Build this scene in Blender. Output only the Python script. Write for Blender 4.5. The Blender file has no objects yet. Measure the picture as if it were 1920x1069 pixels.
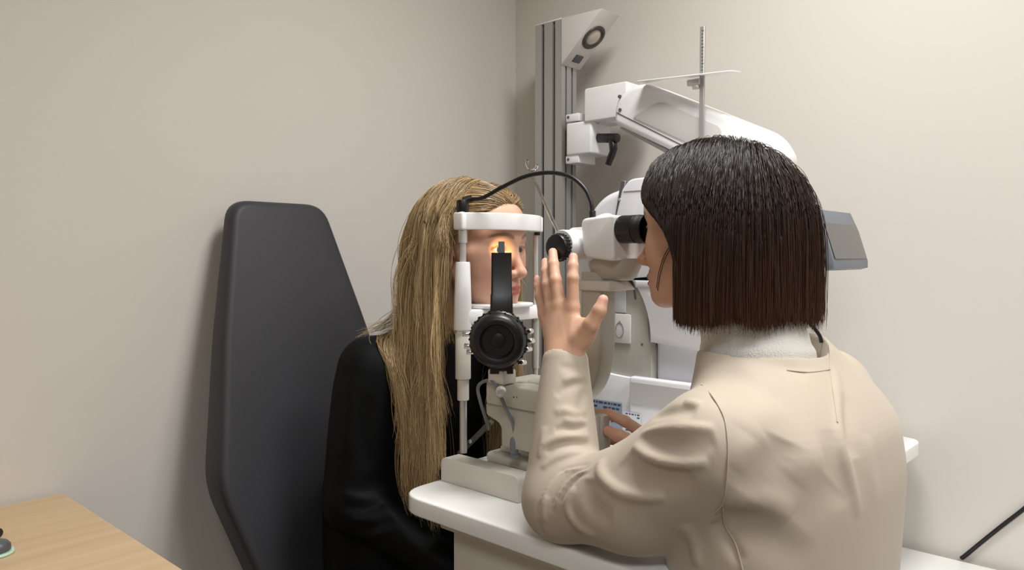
import bpy, bmesh, math, random
import numpy as np
from mathutils import Vector, Matrix
random.seed(7); RNG = np.random.default_rng(11)
SC = bpy.context.scene
COL = SC.collection
PI = math.pi
# ------------------------------------------------------------------ camera
# world: X runs along the left wall towards the room corner, Y along the right wall, Z up
FPX = 1410.0
YAW = math.radians(42.6)
Fx, Fy = math.cos(YAW), math.sin(YAW)          # camera forward on the floor plan
Rx, Ry = Fy, -Fx                               # camera right
PITCH = math.atan((534.5 - 480) / FPX)
CAM = Vector((0, 0, 1.2))
fwd = Vector((Fx * math.cos(PITCH), Fy * math.cos(PITCH), -math.sin(PITCH)))
rgt = Vector((Rx, Ry, 0))
upv = rgt.cross(fwd)
cd = bpy.data.cameras.new('camera'); cam = bpy.data.objects.new('camera', cd); COL.objects.link(cam)
cam.matrix_world = Matrix(((rgt.x, upv.x, -fwd.x, CAM.x), (rgt.y, upv.y, -fwd.y, CAM.y), (rgt.z, upv.z, -fwd.z, CAM.z), (0, 0, 0, 1)))
cd.sensor_width = 36; cd.lens = FPX / 1920 * 36; cd.clip_start = 0.02; cd.clip_end = 50
SC.camera = cam
def ray(px, py):
    return fwd + rgt * ((px - 960) / FPX) - upv * ((py - 534.5) / FPX)
def pd(px, py, d): return CAM + ray(px, py) * d
def pX(px, py, x): r = ray(px, py); return CAM + r * ((x - CAM.x) / r.x)
def pY(px, py, y): r = ray(px, py); return CAM + r * ((y - CAM.y) / r.y)
def pZ(px, py, z): r = ray(px, py); return CAM + r * ((z - CAM.z) / r.z)

# ------------------------------------------------------------------ materials
def srgb(r, g, b):
    f = lambda c: (c / 255) / 12.92 if c / 255 <= 0.04045 else ((c / 255 + 0.055) / 1.055) ** 2.4
    return (f(r), f(g), f(b), 1)
def mat(name, rgb, rough=0.5, metal=0.0, spec=0.5, bump=0.0, bscale=200.0, var=0.0, vscale=6.0, coat=0.0, sss=0.0, emit=None, estr=0.0, attr=None, sheen=0.0):
    m = bpy.data.materials.new(name); m.use_nodes = True
    nt = m.node_tree; b = nt.nodes['Principled BSDF']
    c = srgb(*rgb)
    b.inputs['Base Color'].default_value = c
    b.inputs['Roughness'].default_value = rough
    b.inputs['Metallic'].default_value = metal
    b.inputs['Specular IOR Level'].default_value = spec
    b.inputs['Coat Weight'].default_value = coat
    if sheen: b.inputs['Sheen Weight'].default_value = sheen
    tc = nt.nodes.new('ShaderNodeTexCoord')
    if attr:
        a = nt.nodes.new('ShaderNodeAttribute'); a.attribute_name = attr
        nt.links.new(a.outputs['Color'], b.inputs['Base Color'])
    if var:
        n = nt.nodes.new('ShaderNodeTexNoise'); n.inputs['Scale'].default_value = vscale; n.inputs['Detail'].default_value = 5
        mx = nt.nodes.new('ShaderNodeMix'); mx.data_type = 'RGBA'; mx.blend_type = 'MULTIPLY'
        cr = nt.nodes.new('ShaderNodeMapRange'); cr.inputs[3].default_value = 1 - var; cr.inputs[4].default_value = 1 + var
        nt.links.new(tc.outputs['Object'], n.inputs['Vector']); nt.links.new(n.outputs['Fac'], cr.inputs[0])
        mx.inputs[0].default_value = 1
        if attr: nt.links.new(a.outputs['Color'], mx.inputs[6])
        else: mx.inputs[6].default_value = c
        nt.links.new(cr.outputs[0], mx.inputs[7]); nt.links.new(mx.outputs[2], b.inputs['Base Color'])
    if bump:
        n2 = nt.nodes.new('ShaderNodeTexNoise'); n2.inputs['Scale'].default_value = bscale; n2.inputs['Detail'].default_value = 4
        bp = nt.nodes.new('ShaderNodeBump'); bp.inputs['Strength'].default_value = bump; bp.inputs['Distance'].default_value = 0.002
        nt.links.new(tc.outputs['Object'], n2.inputs['Vector']); nt.links.new(n2.outputs['Fac'], bp.inputs['Height'])
        nt.links.new(bp.outputs['Normal'], b.inputs['Normal'])
    if sss:
        b.inputs['Subsurface Weight'].default_value = sss
        b.inputs['Subsurface Radius'].default_value = (0.010, 0.004, 0.002); b.inputs['Subsurface Scale'].default_value = 0.6
    if emit:
        b.inputs['Emission Color'].default_value = srgb(*emit); b.inputs['Emission Strength'].default_value = estr
    return m

# ------------------------------------------------------------------ object helpers
def tag(o, label=None, cat=None, group=None, kind=None):
    if label: o['label'] = label
    if cat: o['category'] = cat
    if group: o['group'] = group
    if kind: o['kind'] = kind
    return o
def empty(name, loc, label, cat, group=None):
    o = bpy.data.objects.new(name, None); COL.objects.link(o); o.location = loc; o.empty_display_size = 0.05
    return tag(o, label, cat, group)
def root_loc(o):
    while o.parent: o = o.parent
    return o.location
def link_mesh(name, me, m, parent=None, origin=None):
    o = bpy.data.objects.new(name, me); COL.objects.link(o)
    for mm in (m if isinstance(m, (list, tuple)) else [m]): me.materials.append(mm)
    if parent is not None:
        off = Vector(root_loc(parent)); o.parent = parent
    else:
        off = Vector(origin) if origin is not None else Vector((0, 0, 0)); o.location = off
    if off.length > 0: me.transform(Matrix.Translation(-off))
    return o
def obj(name, bm, m, parent=None, origin=None, smooth=40):
    bmesh.ops.recalc_face_normals(bm, faces=bm.faces[:])
    me = bpy.data.meshes.new(name)
    ang = math.radians(smooth)
    for f in bm.faces: f.smooth = True
    for e in bm.edges:
        if len(e.link_faces) == 2 and e.calc_face_angle(0) > ang: e.smooth = False
    bm.to_mesh(me); bm.free()
    return link_mesh(name, me, m, parent, origin)
def B(): return bmesh.new()
def bevel_new(bm, edges, w, seg=2):
    if w > 0: bmesh.ops.bevel(bm, geom=edges, offset=w, offset_type='OFFSET', segments=seg, profile=0.5, affect='EDGES', clamp_overlap=True)
def merge(bm, b2):
    me = bpy.data.meshes.new('tmp'); b2.to_mesh(me); b2.free(); bm.from_mesh(me); bpy.data.meshes.remove(me); return bm
def box(bm, lo, hi, bev=0.0, seg=2, M=None):
    b = bmesh.new()
    r = bmesh.ops.create_cube(b, size=1)
    for v in b.verts: v.co = Vector([(lo[i] + hi[i]) / 2 + v.co[i] * (hi[i] - lo[i]) for i in range(3)])
    if bev: bevel_new(b, b.edges[:], bev, seg)
    if M is not None: b.transform(M)
    return merge(bm, b)
def prism(bm, pts, off, bev=0.0, seg=2, only=None):
    """pts: 3D polygon; off: one vector or one per vertex."""
    b = bmesh.new(); n = len(pts)
    offs = off if isinstance(off, list) else [Vector(off)] * n
    a = [b.verts.new(Vector(p)) for p in pts]; c = [b.verts.new(Vector(p) + Vector(o)) for p, o in zip(pts, offs)]
    b.faces.new(a); b.faces.new(c[::-1])
    for i in range(n): b.faces.new((a[i], c[i], c[(i + 1) % n], a[(i + 1) % n]))
    bmesh.ops.recalc_face_normals(b, faces=b.faces[:])
    if bev:
        ed = b.edges[:]
        if only == 'rims': ed = [e for e in ed if (e.verts[0] in a) == (e.verts[1] in a)]
        bevel_new(b, ed, bev, seg)
    return merge(bm, b)
def roundpoly(pts, r, n=5):
    """round the corners of a polygon of 2- or 3-vectors; r one value or a list"""
    out = []; N = len(pts); P = [Vector(p) for p in pts]
    for i in range(N):
        rr = r[i] if isinstance(r, (list, tuple)) else r
        p, a, c = P[i], P[i - 1], P[(i + 1) % N]
        if rr <= 0: out.append(p); continue
        da, dc = (a - p), (c - p)
        l = min(rr, da.length * 0.48, dc.length * 0.48)
        s, e = p + da.normalized() * l, p + dc.normalized() * l
        for k in range(n + 1):
            t = k / n
            out.append(s * (1 - t) ** 2 + p * 2 * t * (1 - t) + e * t * t)
    return out
def frame(d):
    d = Vector(d).normalized(); a = Vector((0, 0, 1)) if abs(d.z) < 0.9 else Vector((1, 0, 0))
    s = d.cross(a).normalized(); return s, s.cross(d).normalized(), d
def lathe(bm, base, axis, prof, seg=32, cap=True):
    """prof: list of (radius, distance along the axis)"""
    s, t, d = frame(axis); base = Vector(base); rings = []
    for r, h in prof:
        r = max(r, 1e-5)
        rings.append([bm.verts.new(base + d * h + (s * math.cos(2 * PI * i / seg) + t * math.sin(2 * PI * i / seg)) * r) for i in range(seg)])
    for a, b in zip(rings, rings[1:]):
        for i in range(seg): bm.faces.new((a[i], a[(i + 1) % seg], b[(i + 1) % seg], b[i]))
    if cap: bm.faces.new(rings[0][::-1]); bm.faces.new(rings[-1])
    return bm
def cyl(bm, a, b, r, bev=0.0, seg=28):
    a, b = Vector(a), Vector(b); L = (b - a).length
    if bev: return lathe(bm, a, b - a, [(r - bev, 0), (r - bev * .3, bev * .3), (r, bev), (r, L - bev), (r - bev * .3, L - bev * .3), (r - bev, L)], seg)
    return lathe(bm, a, b - a, [(r, 0), (r, L)], seg)
def spline(pts, n=8):
    P = [Vector(p) for p in pts]; out = []
    for i in range(len(P) - 1):
        p0, p1, p2, p3 = P[max(i - 1, 0)], P[i], P[i + 1], P[min(i + 2, len(P) - 1)]
        for k in range(n):
            t = k / n
            out.append(0.5 * ((2 * p1) + (p2 - p0) * t + (2 * p0 - 5 * p1 + 4 * p2 - p3) * t * t + (3 * p1 - p0 - 3 * p2 + p3) * t ** 3))
    out.append(P[-1]); return out
def tube(bm, pts, r, seg=10, rx=None):
    """round tube along a path; r one radius or one per point"""
    P = [Vector(p) for p in pts]; n = len(P); rings = []; s = None
    for i in range(n):
        d = (P[min(i + 1, n - 1)] - P[max(i - 1, 0)]).normalized()
        if s is None: s, t, _ = frame(d)
        else:
            s = (s - d * s.dot(d)).normalized(); t = d.cross(s)
        rr = r[i] if isinstance(r, (list, tuple)) else r
        rings.append([bm.verts.new(P[i] + (s * math.cos(2 * PI * k / seg) + t * math.sin(2 * PI * k / seg)) * rr) for k in range(seg)])
    for a, b in zip(rings, rings[1:]):
        for k in range(seg): bm.faces.new((a[k], a[(k + 1) % seg], b[(k + 1) % seg], b[k]))
    bm.faces.new(rings[0][::-1]); bm.faces.new(rings[-1]); return bm
def sweep(bm, pts, prof, updir=(0, 0, 1)):
    """sweep a closed 2D profile (a: sideways, b: along updir) along a path"""
    P = [Vector(p) for p in pts]; n = len(P); rings = []; U = Vector(updir)
    for i in range(n):
        d = (P[min(i + 1, n - 1)] - P[max(i - 1, 0)]).normalized()
        s = d.cross(U).normalized(); t = s.cross(d)
        rings.append([bm.verts.new(P[i] + s * a + t * b) for a, b in prof])
    m = len(prof)
    for a, b in zip(rings, rings[1:]):
        for k in range(m): bm.faces.new((a[k], a[(k + 1) % m], b[(k + 1) % m], b[k]))
    bm.faces.new(rings[0][::-1]); bm.faces.new(rings[-1]); return bm
# ================================================================== ROOM
YW, XW, ZC = 1.63, 1.79, 2.55        # left wall, right wall, ceiling
XB, YB = -1.6, -1.5                  # the walls behind the camera
M_wall = mat('wall_paint', (211, 206, 199), 0.75, bump=0.06, bscale=160, var=0.012, vscale=3)
M_wallb = mat('wall_paint_rear', (150, 143, 134), 0.8)
M_ceil = mat('ceiling_paint', (232, 229, 224), 0.8, bump=0.1, bscale=120)
M_floor = mat('floor_vinyl', (112, 106, 99), 0.45, var=0.06, vscale=30)
M_trim = mat('trim_paint', (225, 222, 216), 0.5, var=0.01)
def wall(name, lo, hi, m=None):
    b = B(); box(b, lo, hi); o = obj(name, b, m or M_wall); o['kind'] = 'structure'; return o
T = 0.1
wall('wall_left', (XB - T, YW, 0), (XW + T, YW + T, ZC))
wall('wall_right', (XW, YB - T, 0), (XW + T, YW, ZC))
wall('wall_back', (XB - T, YB, 0), (XB, YW, ZC), M_wallb)
wall('wall_front', (XB - T, YB - T, 0), (XW, YB, ZC), M_wallb)
wall('floor', (XB - T, YB - T, -0.1), (XW + T, YW + T, 0), M_floor)
wall('ceiling', (XB - T, YB - T, ZC), (XW + T, YW + T, ZC + 0.1), M_ceil)
wall('baseboard_left', (XB, YW - 0.012, 0), (XW, YW, 0.08), M_trim)
wall('baseboard_right', (XW - 0.012, YB, 0), (XW, YW - 0.012, 0.08), M_trim)

# ------------------------------------------------------------------ wooden desk, lower left
def wood(name, c1, c2, rough=0.45):
    m = mat(name, c1, rough); nt = m.node_tree; b = nt.nodes['Principled BSDF']
    tc = nt.nodes.new('ShaderNodeTexCoord'); mp = nt.nodes.new('ShaderNodeMapping'); mp.inputs['Scale'].default_value = (2.2, 34, 34)
    mp.inputs['Rotation'].default_value = (0, 0, 0.05)
    n = nt.nodes.new('ShaderNodeTexNoise'); n.inputs['Scale'].default_value = 1.0; n.inputs['Detail'].default_value = 7; n.inputs['Distortion'].default_value = 0.6
    cr = nt.nodes.new('ShaderNodeValToRGB'); cr.color_ramp.elements[0].position = 0.32; cr.color_ramp.elements[1].position = 0.7
    cr.color_ramp.elements[0].color = srgb(*c2); cr.color_ramp.elements[1].color = srgb(*c1)
    nt.links.new(tc.outputs['Object'], mp.inputs[0]); nt.links.new(mp.outputs[0], n.inputs['Vector'])
    nt.links.new(n.outputs['Fac'], cr.inputs[0]); nt.links.new(cr.outputs[0], b.inputs['Base Color'])
    return m
M_desk = wood('desk_laminate', (208, 182, 146), (196, 168, 131))
ZD = 0.74
dc = pZ(120, 925, ZD)
XD, YD = dc.x, min(dc.y, YW - 0.004)
desk = empty('desk', (XD - 0.6, YD - 0.45, 0), 'light wood-look desk with a plain flat top against the left wall', 'desk')
b = B(); box(b, (XD - 1.3, YD - 0.95, ZD - 0.025), (XD, YD, ZD), 0.0015, 1); obj('desktop', b, M_desk, desk)
for x0 in (XD - 1.26, XD - 0.07):
    b = B(); box(b, (x0, YD - 0.88, 0), (x0 + 0.03, YD - 0.06, ZD - 0.0255), 0.001, 1); obj('side_panel', b, M_desk, desk)
b = B(); box(b, (XD - 1.2295, YD - 0.10, 0.3), (XD - 0.0705, YD - 0.082, ZD - 0.0255)); obj('modesty_panel', b, M_desk, desk)
M_black = mat('black_plastic', (20, 20, 22), 0.35, bump=0.05)
M_grey = mat('dark_grey_plastic', (86, 88, 92), 0.4, var=0.1, vscale=60)
M_mint = mat('mint_glass', (196, 232, 208), 0.15, coat=0.5)
# the small objects cut by the frame's left edge
q = pZ(-8, 1040, ZD)
holder = empty('paperweight', q, 'dark grey domed paperweight with a pale mint rim on the wooden desk', 'paperweight')
b = B(); lathe(b, q, (0, 0, 1), [(0.0225, 0), (0.0245, 0.001), (0.0250, 0.003), (0.0240, 0.005)], 40); obj('rim', b, M_mint, holder)
b = B(); lathe(b, q + Vector((0, 0, 0.0052)), (0, 0, 1), [(0.0195, 0), (0.0205, 0.002), (0.020, 0.009), (0.016, 0.014), (0.009, 0.017), (0.001, 0.018)], 40); obj('dome', b, M_grey, holder)
q = pZ(2, 1008, ZD)
b = B(); a = Vector((0.55, 0.83, 0)).normalized()
lathe(b, q + Vector((0, 0, 0.0075)) , rgt * -1, [(0.0055, 0), (0.0073, 0.002), (0.0075, 0.02), (0.0075, 0.11), (0.006, 0.125), (0.003, 0.13)], 24)
tag(obj('marker_pen', b, M_black, origin=q), 'black round-ended marker pen lying on the wooden desk', 'pen')

# ------------------------------------------------------------------ examination chair
M_vinyl = mat('charcoal_vinyl', (54, 54, 58), 0.5, bump=0.12, bscale=700, spec=0.35)
M_steel = mat('brushed_steel', (178, 178, 176), 0.3, metal=1.0)
M_metalw = mat('white_powder_coat', (228, 227, 223), 0.4, spec=0.4)
chair = empty('examination_chair', (0.93, 1.3, 0), 'tall charcoal vinyl examination chair with a tapered backrest against the wall', 'chair')
def chair_pt(du, z):
    k = (z - 0.75) / 0.57
    return Vector((0.908 + 0.012 * (1 - k) + du, 1.405 + 0.14 * k, z))
hw = [(1.322, 0.116), (1.03, 0.183), (0.735, 0.236), (0.50, 0.165)]
loop = [chair_pt(-w, z) for z, w in hw] + [chair_pt(w, z) for z, w in reversed(hw)]
rp = roundpoly(loop, [0.045, 0.05, 0.05, 0.05, 0.05, 0.05, 0.05, 0.045], 7)
offs = [Vector((0, 0.085 - 0.04 * max(0, min(1, (p.z - 0.75) / 0.57)), 0.0)) for p in rp]
b = B(); prism(b, rp, offs, 0.017, 4, 'rims'); obj('backrest', b, M_vinyl, chair, smooth=55)
b = B(); box(b, (0.66, 0.98, 0.40), (1.18, 1.39, 0.472), 0.03, 4); obj('seat', b, M_vinyl, chair)
b = B(); box(b, (0.80, 1.44, 0.34), (1.04, 1.48, 0.75), 0.006); box(b, (0.80, 1.05, 0.34), (1.04, 1.48, 0.3995), 0.006); obj('seat_frame', b, M_metalw, chair)
b = B(); lathe(b, (0.92, 1.22, 0), (0, 0, 1), [(0.24, 0), (0.24, 0.02), (0.22, 0.035), (0.07, 0.05), (0.065, 0.3395)], 40); obj('pedestal', b, M_metalw, chair)

# ------------------------------------------------------------------ instrument table
ZT = 0.81
M_top = mat('white_laminate', (240, 240, 237), 0.3, spec=0.45)
M_pan = mat('beige_panel', (206, 199, 186), 0.5, spec=0.3)
XT0, XT1, YT0, YT1 = 0.776, 1.76, 0.43, 0.972
table = empty('instrument_table', (1.2, 0.7, 0), 'white rounded-corner instrument table carrying the slit lamp in front of the patient', 'table')
b = B()
tp = roundpoly([(XT0, YT0, ZT), (XT0, YT1, ZT), (XT1, YT1, ZT), (XT1, YT0, ZT)], [0.04, 0.055, 0.04, 0.04], 8)
prism(b, tp, (0, 0, -0.030), 0.0035, 3, 'rims'); obj('tabletop', b, M_top, table, smooth=50)
b = B(); box(b, (0.815, 0.60, 0.05), (0.86, 0.878, ZT - 0.0305), 0.003); box(b, (0.815, 0.60, 0.0), (0.86, 0.878, 0.05)); obj('leg_panel', b, M_pan, table)
b = B(); box(b, (1.66, 0.60, 0.0), (1.70, 0.878, ZT - 0.0305), 0.003); obj('leg_panel', b, M_pan, table)
b = B(); box(b, (0.8605, 0.715, 0.5), (1.6595, 0.735, ZT - 0.0305), 0.002); obj('rear_panel', b, M_pan, table)
b = B(); box(b, (0.80, 0.595, ZT - 0.048), (0.88, 0.895, ZT - 0.031), 0.004); obj('mounting_bracket', b, M_pan, table)

# ------------------------------------------------------------------ low white cabinet, right
zc = 0.564; c0 = pZ(1674, 1021, zc)
XCB = min(c0.x, XW - 0.004); YC1 = c0.y + 0.02
cab = empty('low_cabinet', (XCB - 0.25, YC1 - 0.5, 0), 'low white cabinet with a plain top along the right wall', 'cabinet')
b = B(); tp = roundpoly([(XCB - 0.45, YC1, zc), (XCB, YC1, zc), (XCB, YC1 - 1.2, zc), (XCB - 0.45, YC1 - 1.2, zc)], [0.03, 0.03, 0.01, 0.01], 6)
prism(b, tp, (0, 0, -0.025), 0.003, 2, 'rims'); obj('cabinet_top', b, M_top, cab, smooth=50)
b = B(); box(b, (XCB - 0.43, YC1 - 1.18, 0.0), (XCB - 0.01, YC1 - 0.02, zc - 0.0255), 0.003); obj('carcass', b, M_metalw, cab)
for k in range(3):
    y1 = YC1 - 0.03 - k * 0.385
    b = B(); box(b, (XCB - 0.448, y1 - 0.375, 0.06), (XCB - 0.4305, y1, zc - 0.035), 0.002)
    d = obj('door', b, M_metalw, cab)
    b = B(); box(b, (XCB - 0.462, y1 - 0.21, 0.46), (XCB - 0.4485, y1 - 0.16, 0.47), 0.002); obj('handle', b, M_steel, d)
M_rub = mat('black_rubber', (14, 14, 15), 0.45)
cp = [pX(1801, 1048, XW - 0.010), pX(1812, 1040, XW - 0.006), pX(1840, 1017, XW - 0.005), pX(1880, 985, XW - 0.005), pX(1925, 950, XW - 0.005), pX(1975, 905, XW - 0.005), pX(1990, 880, XW - 0.005)]
b = B(); tube(b, spline(cp, 6), 0.0042, 8); tag(obj('power_cable', b, M_rub, origin=cp[0]), 'black power cable running down the right wall behind the low cabinet', 'cable')
# ================================================================== INSTRUMENTS
M_ivory = mat('ivory_enamel', (216, 212, 202), 0.35, spec=0.45)
M_white = mat('white_enamel', (238, 238, 238), 0.3, spec=0.5)
M_wcool = mat('cool_white_plastic', (233, 234, 240), 0.35, spec=0.45)
M_sage = mat('grey_beige_enamel', (186, 182, 170), 0.38, spec=0.4)
M_satin = mat('satin_steel', (206, 205, 201), 0.36, metal=0.6)
M_chrome = mat('chrome', (220, 220, 220), 0.12, metal=1.0)
M_alu = mat('anodised_aluminium', (176, 175, 172), 0.42, metal=0.55)
M_slot = mat('slot_dark', (70, 70, 70), 0.6)
M_lens = mat('coated_lens', (12, 14, 18), 0.08, coat=1.0)
M_cabg = mat('grey_cable', (120, 124, 130), 0.5)
M_eye = mat('eyecup_rubber', (16, 16, 17), 0.55)
V = Vector
# ------------------------------------------------------------------ slit lamp
slit = empty('slit_lamp', (1.0, 0.83, ZT), 'ivory slit lamp with chin and forehead rest between the two people', 'microscope')
# base: two rail covers and the middle plate
def rail(x0, x1):
    b = B()
    y0, y1 = 0.785, 0.966; z0, z1 = ZT + 0.0005, ZT + 0.042
    pr = roundpoly([(x0, y0, z0), (x0, y1, z0), (x0, y1, z1), (x0, y0, z1)], [0.001, 0.001, 0.014, 0.012], 6)
    prism(b, pr, (x1 - x0, 0, 0), 0.005, 3, 'rims'); return obj('rail_cover', b, M_ivory, slit)
rail(0.868, 0.902); rail(1.128, 1.162)
b = B(); box(b, (0.9025, 0.80, ZT + 0.0005), (1.1275, 0.955, ZT + 0.026), 0.004); obj('base_plate', b, M_ivory, slit)
b = B()
box(b, (0.935, 0.77, ZT + 0.0265), (1.09, 0.925, ZT + 0.046), 0.008, 3)
box(b, (0.95, 0.785, ZT + 0.0455), (1.07, 0.905, ZT + 0.058), 0.006, 3); obj('cross_slide', b, M_ivory, slit)
# headrest
NX, NY, QX, QY = 0.918, 0.962, 1.112, 0.960
zof = lambda py, d: 1.2 + d * (480 - py) / 1410
dn = 1.327
b = B(); cyl(b, (NX, NY, ZT + 0.04), (NX, NY, zof(745, dn)), 0.0066); obj('upright', b, M_satin, slit)
b = B(); lathe(b, (NX, NY, zof(752, dn)), (0, 0, 1), [(0.0094, 0), (0.0105, 0.001), (0.0105, 0.038), (0.0135, 0.0385), (0.0138, 0.040), (0.0138, 0.118), (0.0125, 0.120)], 36); obj('height_sleeve', b, M_ivory, slit)
b = B(); lathe(b, (NX, NY, zof(625, dn)), (0, 0, 1), [(0.0118, 0), (0.0118, 0.0055), (0.0158, 0.006), (0.0162, 0.009), (0.0150, 0.06), (0.0132, 0.122), (0.0122, 0.126)], 36); obj('grip_sleeve', b, M_white, slit)
b = B(); cyl(b, (NX, NY, zof(496, dn)), (NX, NY, zof(445, dn)), 0.0062); lathe(b, (NX, NY, zof(456, dn)), (0, 0, 1), [(0.0075, 0), (0.0085, 0.001), (0.0085, 0.024)], 28); obj('upright_tip', b, M_satin, slit)
b = B(); cyl(b, (QX, QY, ZT + 0.04), (QX, QY, 1.245), 0.0052); obj('upright', b, M_satin, slit)
b = B(); lathe(b, (QX, QY, 0.98), (0, 0, 1), [(0.0068, 0), (0.0075, 0.04), (0.0075, 0.10), (0.0066, 0.104)], 28); obj('height_sleeve', b, M_satin, slit)
zb0, zb1 = zof(431, dn), zof(399, dn)
bp = [V((NX - 0.006, NY, (zb0 + zb1) / 2)), V((0.952, NY - 0.034, (zb0 + zb1) / 2)), V((1.012, NY - 0.047, (zb0 + zb1) / 2)), V((1.075, NY - 0.034, (zb0 + zb1) / 2)), V((QX + 0.010, QY, (zb0 + zb1) / 2))]
hh = (zb1 - zb0) / 2
prof = [(p.x, p.y) for p in roundpoly([V((-0.0055, -hh)), V((0.0055, -hh)), V((0.0055, hh)), V((-0.0055, hh))], 0.002, 3)]
b = B(); sweep(b, spline(bp, 8), prof)
box(b, (NX - 0.0125, NY - 0.0115, zb0 - 0.0005), (NX + 0.0115, NY + 0.0125, zb1 + 0.001), 0.004, 3)
box(b, (QX - 0.009, QY - 0.010, zb0), (QX + 0.012, QY + 0.010, zb1), 0.003, 2); obj('forehead_rest', b, M_white, slit)
b = B(); cyl(b, (NX, NY, zb1), (NX, NY, zb1 + 0.022), 0.0112, 0.0015); cyl(b, (NX, NY, zb1 + 0.0205), (NX + 0.012, NY - 0.012, zb1 + 0.0255), 0.006); obj('cable_socket', b, M_black, slit)
b = B(); cyl(b, (QX, QY - 0.004, zb0 - 0.006), (QX, QY - 0.004, zb0), 0.006); obj('stop_screw', b, M_black, slit)
# chin rest: cross bar with a cup
zc1 = zof(574, 1.37)
b = B()
cb = roundpoly([(NX - 0.004, NY - 0.012, 0), (QX + 0.006, QY - 0.012, 0), (QX + 0.006, QY + 0.008, 0), (1.06, QY + 0.020, 0), (0.97, QY + 0.020, 0), (NX - 0.004, NY + 0.008, 0)], 0.006, 4)
prism(b, [V((p.x, p.y - 0.004, zc1 - 0.030)) for p in cb], (0, 0, 0.026), 0.004, 2, 'rims'); obj('chin_bar', b, M_white, slit)
b = B()
cu = roundpoly([(0.955, QY - 0.035, 0), (1.075, QY - 0.035, 0), (1.085, QY + 0.035, 0), (0.945, QY + 0.035, 0)], 0.02, 5)
prism(b, [V((p.x, p.y, zc1 - 0.0035)) for p in cu], (0, 0, 0.007), 0.002, 2, 'rims'); obj('chin_cup', b, M_white, slit)
# illumination tower
TX, TY = 0.901, 0.852
away = V((TX, TY, 0)).normalized()              # from the viewer's side outwards
side = V((away.y, -away.x, 0))
def trow(z, hw, hd, r):
    pts = roundpoly([V((-hw, -hd)), V((hw, -hd)), V((hw, hd)), V((-hw, hd))], r, 4)
    return [V((TX, TY, z)) + side * p.x + away * p.y for p in pts]
b = B()
zt0, zt1 = zof(700, 1.24), zof(474, 1.24)
rows = [trow(zt0, 0.0195, 0.014, 0.004), trow(zof(590, 1.24), 0.0190, 0.014, 0.004), trow(zof(552, 1.24), 0.0180, 0.013, 0.004), trow(zof(551, 1.24), 0.0172, 0.0125, 0.004), trow(zt1, 0.0166, 0.012, 0.004)]
rv = [[b.verts.new(p) for p in r] for r in rows]
for r0, r1 in zip(rv, rv[1:]):
    for i in range(len(r0)): b.faces.new((r0[i], r0[(i + 1) % len(r0)], r1[(i + 1) % len(r0)], r1[i]))
b.faces.new(rv[0][::-1]); b.faces.new(rv[-1]); tower = obj('illumination_tower', b, M_black, slit)
b = B(); zm = zof(450, 1.24)
pm = [V((TX, TY, zt1 - 0.002)), V((TX, TY, zm))]
mp_ = [V((TX, TY, 0)) + side * sx * 0.0052 + away * sy for sx, sy in ((-1, -0.004), (1, -0.004), (1, 0.004), (-1, 0.004))]
prism(b, [p + V((0, 0, zt1 - 0.002)) for p in mp_], [V((0, 0, zm - zt1 + (0.0 if i < 2 else -0.006))) for i in range(4)], 0.0008, 1); obj('mirror', b, mat('mirror_back', (105, 116, 128), 0.3, metal=0.4), tower)
# lamp housing: big black wheel facing the viewer
kc = pd(932, 641, 1.205); kax = V((-away.x, -away.y, 0.0)) + side * -0.10 + V((0, 0, -0.05)); kax.normalize()
b = B()
lathe(b, kc + kax * -0.030, kax, [(0.030, -0.012), (0.041, -0.010), (0.046, -0.004), (0.0475, 0.002), (0.0475, 0.010), (0.0455, 0.012), (0.0455, 0.016), (0.0445, 0.024), (0.0415, 0.030), (0.037, 0.0335), (0.0325, 0.034), (0.0285, 0.0325), (0.0262, 0.027), (0.0262, 0.022), (0.0258, 0.020), (0.001, 0.019)], 72)
wheel = obj('lamp_wheel', b, M_black, slit)
s_, t_, d_ = frame(kax)
b = B()
for i in range(30):
    a = 2 * PI * i / 30; c = kc + kax * -0.024 + (s_ * math.cos(a) + t_ * math.sin(a)) * 0.0472
    cyl(b, c - kax * 0.0045, c + kax * 0.0045, 0.0021, 0, 8)
for i in range(12):
    a = 2 * PI * (i + .5) / 12; c = kc + kax * -0.0125 + (s_ * math.cos(a) + t_ * math.sin(a)) * 0.0448
    cyl(b, c - kax * 0.001, c + kax * 0.0032, 0.0024, 0, 10)
obj('wheel_knurling', b, M_black, wheel)
b = B(); lathe(b, kc + kax * -0.012, kax, [(0.012, 0), (0.012, 0.003), (0.010, 0.004), (0.001, 0.0042)], 32); obj('wheel_cap', b, M_rub, wheel)
# mounts beside and below the wheel
for dx, dz, L in ((0.056, -0.004, 0.012), (0.055, 0.012, 0.010), (0.050, -0.018, 0.014), (0.042, -0.040, 0.012)):
    b = B(); p = kc + side * dx + away * 0.05 + V((0, 0, dz)); box(b, p - V((L / 2, L / 2, 0.004)), p + V((L / 2, L / 2, 0.004)), 0.0015, 1); obj('filter_lever', b, M_chrome, slit)
for dx, dz in ((-0.050, 0.008), (-0.047, -0.012), (-0.043, -0.022)):
    b = B(); p = kc + side * dx + away * 0.045 + V((0, 0, dz)); cyl(b, p - side * 0.008, p + side * 0.008, 0.0045, 0.001, 14); obj('filter_lever', b, M_chrome, slit)
b = B(); zq = zof(766, 1.24)
box(b, (TX - 0.013, TY - 0.016, zof(722, 1.23)), (TX + 0.019, TY + 0.020, zt0 + 0.006), 0.003, 2); obj('tower_bracket', b, M_satin, slit)
sc_ = pd(938, 737, 1.19); b = B(); lathe(b, sc_ + kax * -0.014, kax, [(0.0085, 0), (0.0085, 0.010), (0.0075, 0.012), (0.0045, 0.0125), (0.004, 0.011), (0.001, 0.011)], 24); obj('clamp_screw', b, M_satin, slit)
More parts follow.
